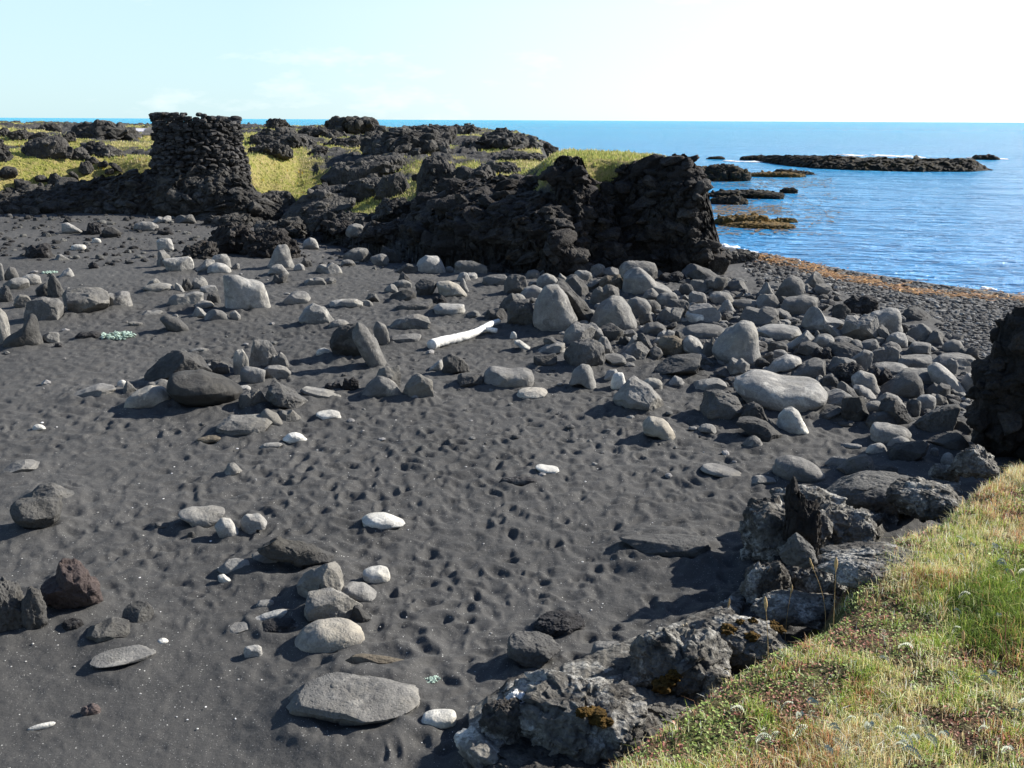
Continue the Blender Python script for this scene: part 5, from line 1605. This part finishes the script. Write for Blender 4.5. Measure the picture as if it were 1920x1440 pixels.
def foam(strips, name, label):
    VV, FF, n = [], [], 0
    D, F0 = ICO[3]; g = np.random.default_rng(12)
    for (x0, y0, x1, y1, cnt) in strips:
        for k in range(cnt):
            t = g.random(); px = x0 + (x1 - x0) * t + g.normal(0, 4); py = y0 + (y1 - y0) * t + g.normal(0, .8)
            p = at(px, py, SEA_Z); L = np.linalg.norm(p - CAM)
            s = g.uniform(4, 13) * L / FPX
            r = 1 + .8 * fbm(D * 1.8 + k * 3.1 + x0, 3, 7)
            v = D * r[:, None] * np.array([s, s * g.uniform(.7, 1.6), .05 + .02 * s])
            VV.append(v + p); FF.append(F0 + n); n += len(v)
    o = mk(name, np.vstack(VV), np.vstack(FF), M['foam'])
    return tag(o, label, 'sea foam', kind='stuff')
foam([(1640, 291.5, 1725, 294.5, 30), (1580, 292, 1640, 292, 7), (1820, 297, 1878, 298.5, 16), (1366, 302, 1420, 304, 10), (1352, 458, 1372, 466, 6), (1395, 470, 1420, 477, 5), (1430, 479, 1520, 494, 3), (1840, 541, 1900, 549, 2)], 'sea_foam', 'white surf foam breaking round the islet and along the shore')

# ------------------------------------------------------------------ grasses
def blades(name, P, ln, wd, col, seed, label, lean=.5, bias=(0, 0)):
    g = np.random.default_rng(seed); n = len(P)
    a = g.uniform(0, 6.28, n); s = np.stack([np.cos(a), np.sin(a), np.zeros(n)], 1)
    la = g.uniform(0, 6.28, n); lm = np.abs(g.normal(0, lean, n))
    ld = np.stack([np.cos(la) * lm + bias[0], np.sin(la) * lm + bias[1], np.zeros(n)], 1)
    w = wd[:, None] * s / 2; h = ln[:, None]; u = np.array([0, 0, 1.0])
    mid = P + h * (.5 * u + .28 * ld); tip = P + h * (u * np.clip(1 - .35 * lm, .25, 1)[:, None] + ld * .95)
    b = P - np.array([0, 0, .02])
    V = np.stack([b - w, b + w, mid - w * .8, mid + w * .8, tip], 1).reshape(-1, 3)
    f = np.array([(0, 1, 3), (0, 3, 2), (2, 3, 4)])
    F = (f[None] + (np.arange(n) * 5)[:, None, None]).reshape(-1, 3)
    o = mk(name, V, F, M['grass'], col=np.repeat(col, 5, 0), smooth=False)
    return tag(o, label, 'grass', kind='stuff')

g = np.random.default_rng(21)
N = 1300000
x = g.uniform(.3, 8, N); y = g.uniform(1.6, 8.6, N)
s_ = sdf(BANK, x, y); k = s_ > -.05
x, y, s_ = x[k], y[k], s_[k]; z = bank_z(x, y)
qx, qy = project(np.stack([x, y, z], 1))
k = (qx > 850) & (qx < 2150) & (qy > 780) & (qy < 1620)
x, y, z, qx, qy, s_ = x[k], y[k], z[k], qx[k], qy[k], s_[k]
tuft = np.exp(-(((qx - 1895) / 120) ** 2 + ((qy - 1150) / 85) ** 2))
patchn = n2(x, y, 1.1, 4, 30); fine = n2(x, y, 3.5, 3, 31)
dens = np.clip(.46 + 1.8 * patchn + 1.6 * fine + .9 * tuft, .04, 1) * sstep((s_ + .02 - .6 * fine - .3 * patchn) / .25)
keep = g.random(len(x)) < dens
x, y, z, tuft, patchn, fine, qx, qy = [q[keep] for q in (x, y, z, tuft, patchn, fine, qx, qy)]
n = len(x)
green = np.array([(.10, .15, .02), (.16, .20, .035), (.075, .12, .018), (.20, .22, .06)])
straw = np.array([(.38, .32, .18), (.27, .22, .12), (.44, .40, .26), (.27, .25, .11), (.22, .17, .10)])
red = np.array([(.20, .09, .05), (.26, .14, .07)])
r = g.random(n); redp = n2(x, y, 1.7, 3, 35)
gw = np.clip(.30 + .9 * fine - .5 * patchn + .8 * tuft, .06, .95)
col = np.where((r < gw)[:, None], green[g.integers(0, 4, n)], straw[g.integers(0, 5, n)])
col = np.where((g.random(n) < .07 + .25 * (redp > .18))[:, None], red[g.integers(0, 2, n)], col)
deep = tuft > .35
col[deep & (g.random(n) < .6)] = np.array([.06, .085, .016])
col = np.minimum(col * g.uniform(1.8, 3.2, (n, 1)), .85)
ln = g.uniform(.025, .1, n) * g.choice([.7, 1.0, 1.5], n) * (1 + .5 * np.clip(patchn, -1, 1)) * (1 + .9 * tuft) * .68
blades('turf_grass', np.stack([x, y, z], 1), ln, g.uniform(.002, .0045, n), col, 5, 'short green and straw coloured grass covering the near bank', .8, (-.15, -.1))
print('near blades', n)

# low leafy ground cover
N = 200000
x = g.uniform(.3, 8, N); y = g.uniform(1.6, 8.6, N); s_ = sdf(BANK, x, y); k = s_ > .06; x, y = x[k], y[k]
z = bank_z(x, y); qx, qy = project(np.stack([x, y, z], 1)); k = (qx > 850) & (qx < 2100) & (qy > 780) & (qy < 1600)
pn = n2(x, y, 1.1, 4, 30); k &= g.random(len(x)) < np.clip(.55 - 1.1 * pn, .12, 1)
x, y, z = x[k], y[k], z[k]; n = len(x)
redz = n2(x, y, 1.7, 3, 35)
pal = np.where((redz + .25 * g.normal(size=n) > .12)[:, None], np.array([(.17, .06, .045), (.12, .07, .04), (.22, .10, .07)])[g.integers(0, 3, n)], np.array([(.12, .17, .035), (.17, .21, .06), (.09, .11, .03)])[g.integers(0, 3, n)])
c4 = np.array([(-.5, 0, 0), (0, -.5, .12), (.5, 0, .0), (0, .5, .12)])
sz = g.uniform(.008, .02, n)[:, None, None]
a = g.uniform(0, 6.28, n); tl = g.normal(0, .5, (n, 1))
v = c4[None] * sz; v = np.stack([v[..., 0] * np.cos(a)[:, None] - v[..., 1] * np.sin(a)[:, None], v[..., 0] * np.sin(a)[:, None] + v[..., 1] * np.cos(a)[:, None], v[..., 2] + v[..., 0] * tl], -1)
v += np.stack([x, y, z + g.uniform(.003, .03, n)], 1)[:, None]
o = mk('leafy_ground_cover', v.reshape(-1, 3), (np.array([[0, 1, 2, 3]])[None] + (np.arange(n) * 4)[:, None, None]).reshape(-1, 4), M['leaf'], col=np.repeat(pal * g.uniform(1.3, 2.5, (n, 1)), 4, 0), smooth=False)
tag(o, 'small reddish and green leaves between the grass of the near bank', 'ground cover', kind='stuff')

# grass of the headland
px = g.uniform(-40, 1320, 260000); py = g.uniform(228, 372, 260000)
# sample by the world so that far turf is not over dense
ax = g.uniform(-34, 12, 260000) * R(1); rr = 24 + (115 - 24) * g.random(260000) ** 1.5
x, y = rr * np.sin(ax), rr * np.cos(ax)
h_ = sdf(HEAD, x, y); k = h_ > .3; x, y, h_ = x[k], y[k], h_[k]
z = ground_base(x, y) + .12 * n2(x, y, 1.1, 4, 70) * sstep(h_ / 1.0)
qx, qy = project(np.stack([x, y, z], 1))
tw = turf_w(x, y, z, h_, qx, np.hypot(x, y))
k = (g.random(len(x)) < sstep((tw - .38) / .25)) & (np.hypot(x - hut_c[0], y - hut_c[1]) > 2.1)
x, y, z, tw = x[k], y[k], z[k], tw[k]; n = len(x)
pal = np.array([(.15, .165, .045), (.21, .20, .065), (.11, .13, .035), (.27, .23, .125), (.20, .185, .075)])
pn = n2(x, y, .3, 3, 93)
ci = np.where(pn + .15 * g.normal(size=n) > .12, g.integers(3, 5, n), g.integers(0, 3, n))
col = np.minimum(pal[ci] * g.uniform(1.7, 2.7, (n, 1)), .8)
fl = g.random(n) < .012
col[fl] = (.55, .36, .03)
d_ = np.hypot(x, y)
blades('headland_grass', np.stack([x, y, z], 1), g.uniform(.04, .14, n), .012 + .0007 * d_ * g.uniform(.5, 1.2, n), col, 6, 'yellow green meadow grass with yellow flowers covering the headland', .45, (-.1, 0))
print('far blades', n)

# ------------------------------------------------------------------ single plants
def stalk(b, t, bend, head, name='dry_grass_stalk', label='', stem_mat=None, z_up=0.0, umbel=False):
    B = hit([b[0]], [b[1]], near_ground)[0][0]
    L = np.linalg.norm(B - CAM); hb = np.hypot(B[0], B[1])
    T = atd(t[0], t[1], hb)
    root = empty(name, B); tag(root, label, 'grass stalk' if not umbel else 'dried flower', 'dry seed stalks rising from the near bank')
    mid = (B + T) / 2 + np.array([bend * .05, 0, 0])
    V, F = tube([B - np.array([0, 0, .02]), B * .75 + T * .25 + (mid - (B + T) / 2) * .7, mid, B * .25 + T * .75 + (mid - (B + T) / 2) * .7, T], [.0028, .0025, .0022, .0019, .0015], k=6, rough=.02)
    mk('stem', V - B, tri(F), stem_mat or M['dry'], parent=root)
    if head:
        d = (T - mid); d /= np.linalg.norm(d)
        if umbel:
            for k in range(9):
                q = T + np.array([random.uniform(-.05, .05), random.uniform(-.03, .03), random.uniform(-.01, .05)])
                D, F0 = ICO[1]; mk('flower_head', D * .009 + q - B, F0, M['seedwhite'], parent=root)
        else:
            hl = head
            V, F = tube([T - d * hl * .2, T + d * hl * .15, T + d * hl * .5, T + d * hl * .8, T + d * hl], [.003, .0075, .0085, .006, .002], k=8, rough=.4, seed=3)
            mk('seed_head', V - B, tri(F), M['seed'], parent=root)
    return root
ST = [((1361, 1168), (1366, 1136), 0, .06, 'short twin-like dry seed stalk at the lip of the square mossy block'),
      ((1437, 1285), (1436, 1142), .2, .07, 'tall straight dry seed stalk crossing the square mossy block'),
      ((1472, 1215), (1483, 1112), -.2, .06, 'dry seed stalk leaning over the flat lichened plate'),
      ((1548, 1182), (1524, 1064), .6, .07, 'curved dry seed stalk bending inland over the flat plate'),
      ((1562, 1190), (1567, 1068), 0, .08, 'tallest upright dry seed stalk before the pale knobbly rock'),
      ((1556, 1120), (1568, 1092), .3, .08, 'short slanting dry seed stalk crossing the tallest one'),
      ((1624, 1172), (1624, 1120), 0, .05, 'first of three short seed stalks behind the turf crest'),
      ((1635, 1172), (1637, 1134), .1, .05, 'middle one of three short seed stalks behind the turf crest'),
      ((1643, 1166), (1648, 1132), .1, .06, 'last of three short seed stalks behind the turf crest, with a pale head'),
      ((1806, 1235), (1806, 1200), 0, .06, 'straw seed stalk in front of the lush green tuft'),
      ((1298, 1305), (1312, 1238), .2, .06, 'dry seed stalk leaning beside the blocky cracked ledge rock'),
      ((1078, 1372), (1030, 1300), 1.6, .05, 'long dry stalk arching over the broad lichened plate'),
      ((1735, 985), (1734, 936), 0, .07, 'lone seed stalk before the dark hollowed rock'),
      ((1085, 1440), (1052, 1352), .8, .04, 'thin dry stalk at the lowest corner of the turf'),
      ((1912, 1135), (1900, 1080), .5, .05, 'pale bent stalk at the edge beside the lush green tuft')]
for b, t, bend, hd, lab in ST: stalk(b, t, bend, hd, label=lab)
stalk((1895, 1255), (1889, 1147), -.4, 0, name='red_plant_stem', label='bare reddish stem rising through the lush green tuft', stem_mat=M['redstem'])
stalk((1292, 1210), (1291, 1178), .1, .1, name='dried_flower', label='dried flower cluster on the blocky cracked ledge rock', umbel=True)

def silver_leaf(seed):
    g = np.random.default_rng(seed); V, F = [], []
    L = g.uniform(.08, .12)
    for k in range(9):
        t = .15 + .85 * k / 8; s = L * (.24 * math.sin(math.pi * min(1, t * .8 + .1)) + .03)
        xx = L * t; zz = .055 * math.sin(t * 2.2)
        for sd in (-1, 1):
            i = len(V); wv = L * .07
            V += [(xx - wv * .4, 0, zz), (xx + wv * .2, sd * s * .55, zz + .012), (xx + wv * 1.2, sd * s, zz - .004), (xx + wv * 1.3, sd * s * .45, zz + .004)]
            F.append((i, i + 1, i + 2, i + 3))
    i = len(V); V += [(0, -.002, 0), (0, .002, 0), (L, .0015, .055 * math.sin(2.2) + .002), (L, -.0015, .055 * math.sin(2.2) + .002)]; F.append((i, i + 3, i + 2, i + 1))
    return np.array(V), np.array(F)
SP = [(545, 1140), (560, 1165), (650, 1200), (700, 1210), (400, 1320), (490, 1335), (610, 1310), (830, 1400), (905, 1220), (1040, 1260), (1120, 1230), (1160, 1315), (1280, 1310), (1300, 1385), (1390, 1265), (1400, 1310), (1440, 1280), (1880, 1110),
      (1895, 1160), (1740, 1000), (1750, 960), (1195, 790), (1570, 610), (1780, 630), (1800, 320), (1840, 365), (1620, 210), (1580, 300), (1840, 295), (1760, 225), (1575, 205), (1030, 1370), (940, 1400), (1190, 1355), (880, 1255), (1650, 1270), (1740, 945),
      (1135, 772), (250, 1150), (1780, 260), (1820, 330), (1880, 380), (1540, 515), (1510, 715), (755, 1110), (1160, 880), (1560, 1005), (1430, 1350), (1790, 1400), (1350, 1430), (860, 1370), (1020, 1250)]
sil = [mk('silver_leaf', *silver_leaf(k), M['silver']) for k in range(4)]
sp = np.array(SP, float); G, ok = hit(1280 + sp[:, 0] / 3, 960 + sp[:, 1] / 3, near_ground)
for i, p in enumerate(G):
    o = sil[i] if i < 4 else sil[i % 4].copy()
    if i >= 4: COL.objects.link(o)
    o.location = (p[0], p[1], p[2] + random.uniform(.015, .03)); o.rotation_euler = (random.uniform(-.5, .3), random.uniform(-.5, .1), random.uniform(0, 6.28))
    o.scale = [random.uniform(.6, .95)] * 3
    tag(o, 'silvery white feathery leaf in the turf of the near bank', 'leaf', 'silvery leaves in the near turf')

def oyster(px0, py0, px1, py1, label, seed):
    p = hit([(px0 + px1) / 2], [py1 - 2])[0][0]; L = np.linalg.norm(p - CAM); w = (px1 - px0) / 2 * L / FPX
    g = np.random.default_rng(seed); n = 170
    D, F0 = ICO[1]
    VV, FF = [], []
    for k in range(n):
        a = g.uniform(0, 6.28); q = math.sqrt(g.random()) * w
        s = g.uniform(.09, .16) * w
        v = D * np.array([s, s * .65, s * .18]); tl = g.uniform(-.9, .9); 
        v = np.stack([v[:, 0] * math.cos(tl) - v[:, 2] * math.sin(tl), v[:, 1], v[:, 0] * math.sin(tl) + v[:, 2] * math.cos(tl)], 1)
        r = g.uniform(0, 6.28); v = np.stack([v[:, 0] * math.cos(r) - v[:, 1] * math.sin(r), v[:, 0] * math.sin(r) + v[:, 1] * math.cos(r), v[:, 2]], 1)
        v += p + np.array([math.cos(a) * q, math.sin(a) * q * .8, g.uniform(.01, .28 * w) * (1 - .5 * q / w)])
        VV.append(v); FF.append(F0 + k * len(D))
    o = mk('oyster_plant', np.vstack(VV), np.vstack(FF), M['oyster'], loc=p)
    tag(o, label, 'plant', 'pale blue-green plants on the sand')
oyster(190, 614, 250, 634, 'pale blue-green plant mat next to the black lava crust', 1)
oyster(785, 1257, 823, 1276, 'pale blue-green plant alone on sand above the pitted white oval', 2)
oyster(1201, 672, 1232, 702, 'pale blue-green plant at the foot of the boulder pile', 3)
oyster(80, 504, 106, 514, 'pale blue-green plant speck far back near a grey fin of rock', 4)

# ------------------------------------------------------------------ light, sky, camera
EL, AZ = R(30), R(64)         # sun height; azimuth clockwise from straight ahead (+Y)
sd = np.array([math.sin(AZ) * math.cos(EL), math.cos(AZ) * math.cos(EL), math.sin(EL)])
sun = bpy.data.lights.new('sun', 'SUN'); sun.energy = 5.0; sun.angle = R(.53); sun.color = (1.0, .955, .88)
so = bpy.data.objects.new('sun', sun); COL.objects.link(so)
from mathutils import Vector, Matrix
so.rotation_euler = Vector(-sd).to_track_quat('-Z', 'Y').to_euler()
so.location = (20, 20, 30)
W = bpy.data.worlds.new('World'); sc.world = W; W.use_nodes = True
nt = W.node_tree; nt.nodes.clear()
sky = nt.nodes.new('ShaderNodeTexSky'); sky.sky_type = 'NISHITA'; sky.sun_disc = False
sky.sun_elevation = EL; sky.sun_rotation = AZ; sky.altitude = 0; sky.air_density = 1.0; sky.dust_density = .5; sky.ozone_density = 1.5
bg = nt.nodes.new('ShaderNodeBackground'); bg.inputs[1].default_value = .065
wo = nt.nodes.new('ShaderNodeOutputWorld')
tint = nt.nodes.new('ShaderNodeMix'); tint.data_type = 'RGBA'; tint.blend_type = 'MULTIPLY'; tint.inputs[0].default_value = 1
tint.inputs[7].default_value = (.9, 1.02, 1.2, 1)
nt.links.new(sky.outputs[0], tint.inputs[6])
pale = nt.nodes.new('ShaderNodeMix'); pale.data_type = 'RGBA'; pc_ = nt.nodes.new('ShaderNodeMix'); pc_.data_type = 'RGBA'; pc_.inputs[6].default_value = (5.9, 8.0, 8.6, 1); pc_.inputs[7].default_value = (10.5, 10.6, 10.6, 1); nt.links.new(pc_.outputs[2], pale.inputs[7])
nt.links.new(tint.outputs[2], pale.inputs[6])
sx_ = nt.nodes.new('ShaderNodeSeparateXYZ'); tc0 = nt.nodes.new('ShaderNodeTexCoord'); nt.links.new(tc0.outputs['Generated'], sx_.inputs[0])
el_ = nt.nodes.new('ShaderNodeMapRange'); el_.inputs[1].default_value = .1; el_.inputs[2].default_value = .4; el_.inputs[3].default_value = .75; el_.inputs[4].default_value = 0.0
nt.links.new(sx_.outputs[2], el_.inputs[0]); nt.links.new(el_.outputs[0], pale.inputs[0])
rz_ = nt.nodes.new('ShaderNodeMapRange'); rz_.inputs[1].default_value = -.25; rz_.inputs[2].default_value = .5
nt.links.new(sx_.outputs[0], rz_.inputs[0]); nt.links.new(rz_.outputs[0], pc_.inputs[0])
# faint wisps of cloud low over the sea
tc = nt.nodes.new('ShaderNodeTexCoord'); mpg = nt.nodes.new('ShaderNodeMapping'); mpg.inputs['Scale'].default_value = (3, 3, 9)
nz = nt.nodes.new('ShaderNodeTexNoise'); nz.inputs['Scale'].default_value = 2.2; nz.inputs['Detail'].default_value = 7; nz.inputs['Roughness'].default_value = .6
nt.links.new(tc.outputs['Generated'], mpg.inputs[0]); nt.links.new(mpg.outputs[0], nz.inputs['Vector'])
mr = nt.nodes.new('ShaderNodeMapRange'); mr.inputs[1].default_value = .58; mr.inputs[2].default_value = .8; mr.inputs[4].default_value = .6
nt.links.new(nz.outputs[0], mr.inputs[0])
cl = nt.nodes.new('ShaderNodeMix'); cl.data_type = 'RGBA'; cl.inputs[7].default_value = (10, 10, 9.9, 1)
nt.links.new(mr.outputs[0], cl.inputs[0]); nt.links.new(pale.outputs[2], cl.inputs[6])
nt.links.new(cl.outputs[2], bg.inputs[0]); nt.links.new(bg.outputs[0], wo.inputs[0])

cam = bpy.data.cameras.new('camera'); cam.sensor_width = 36; cam.lens = 36 * FPX / 1920; cam.clip_start = .05; cam.clip_end = 60000
co = bpy.data.objects.new('camera', cam); COL.objects.link(co)
m4 = Matrix.Identity(4)
for i in range(3): m4[i][0] = rt[i]; m4[i][1] = up[i]; m4[i][2] = -fw[i]; m4[i][3] = CAM[i]
co.matrix_world = m4
sc.camera = co
sc.view_settings.view_transform = 'Standard'; sc.view_settings.look = 'None'; sc.view_settings.exposure = 1.0; sc.view_settings.gamma = 1
sc.cycles.max_bounces = 5; sc.cycles.diffuse_bounces = 3; sc.cycles.glossy_bounces = 2
print('objects', len(bpy.data.objects), 'verts', sum(len(m_.vertices) for m_ in bpy.data.meshes))
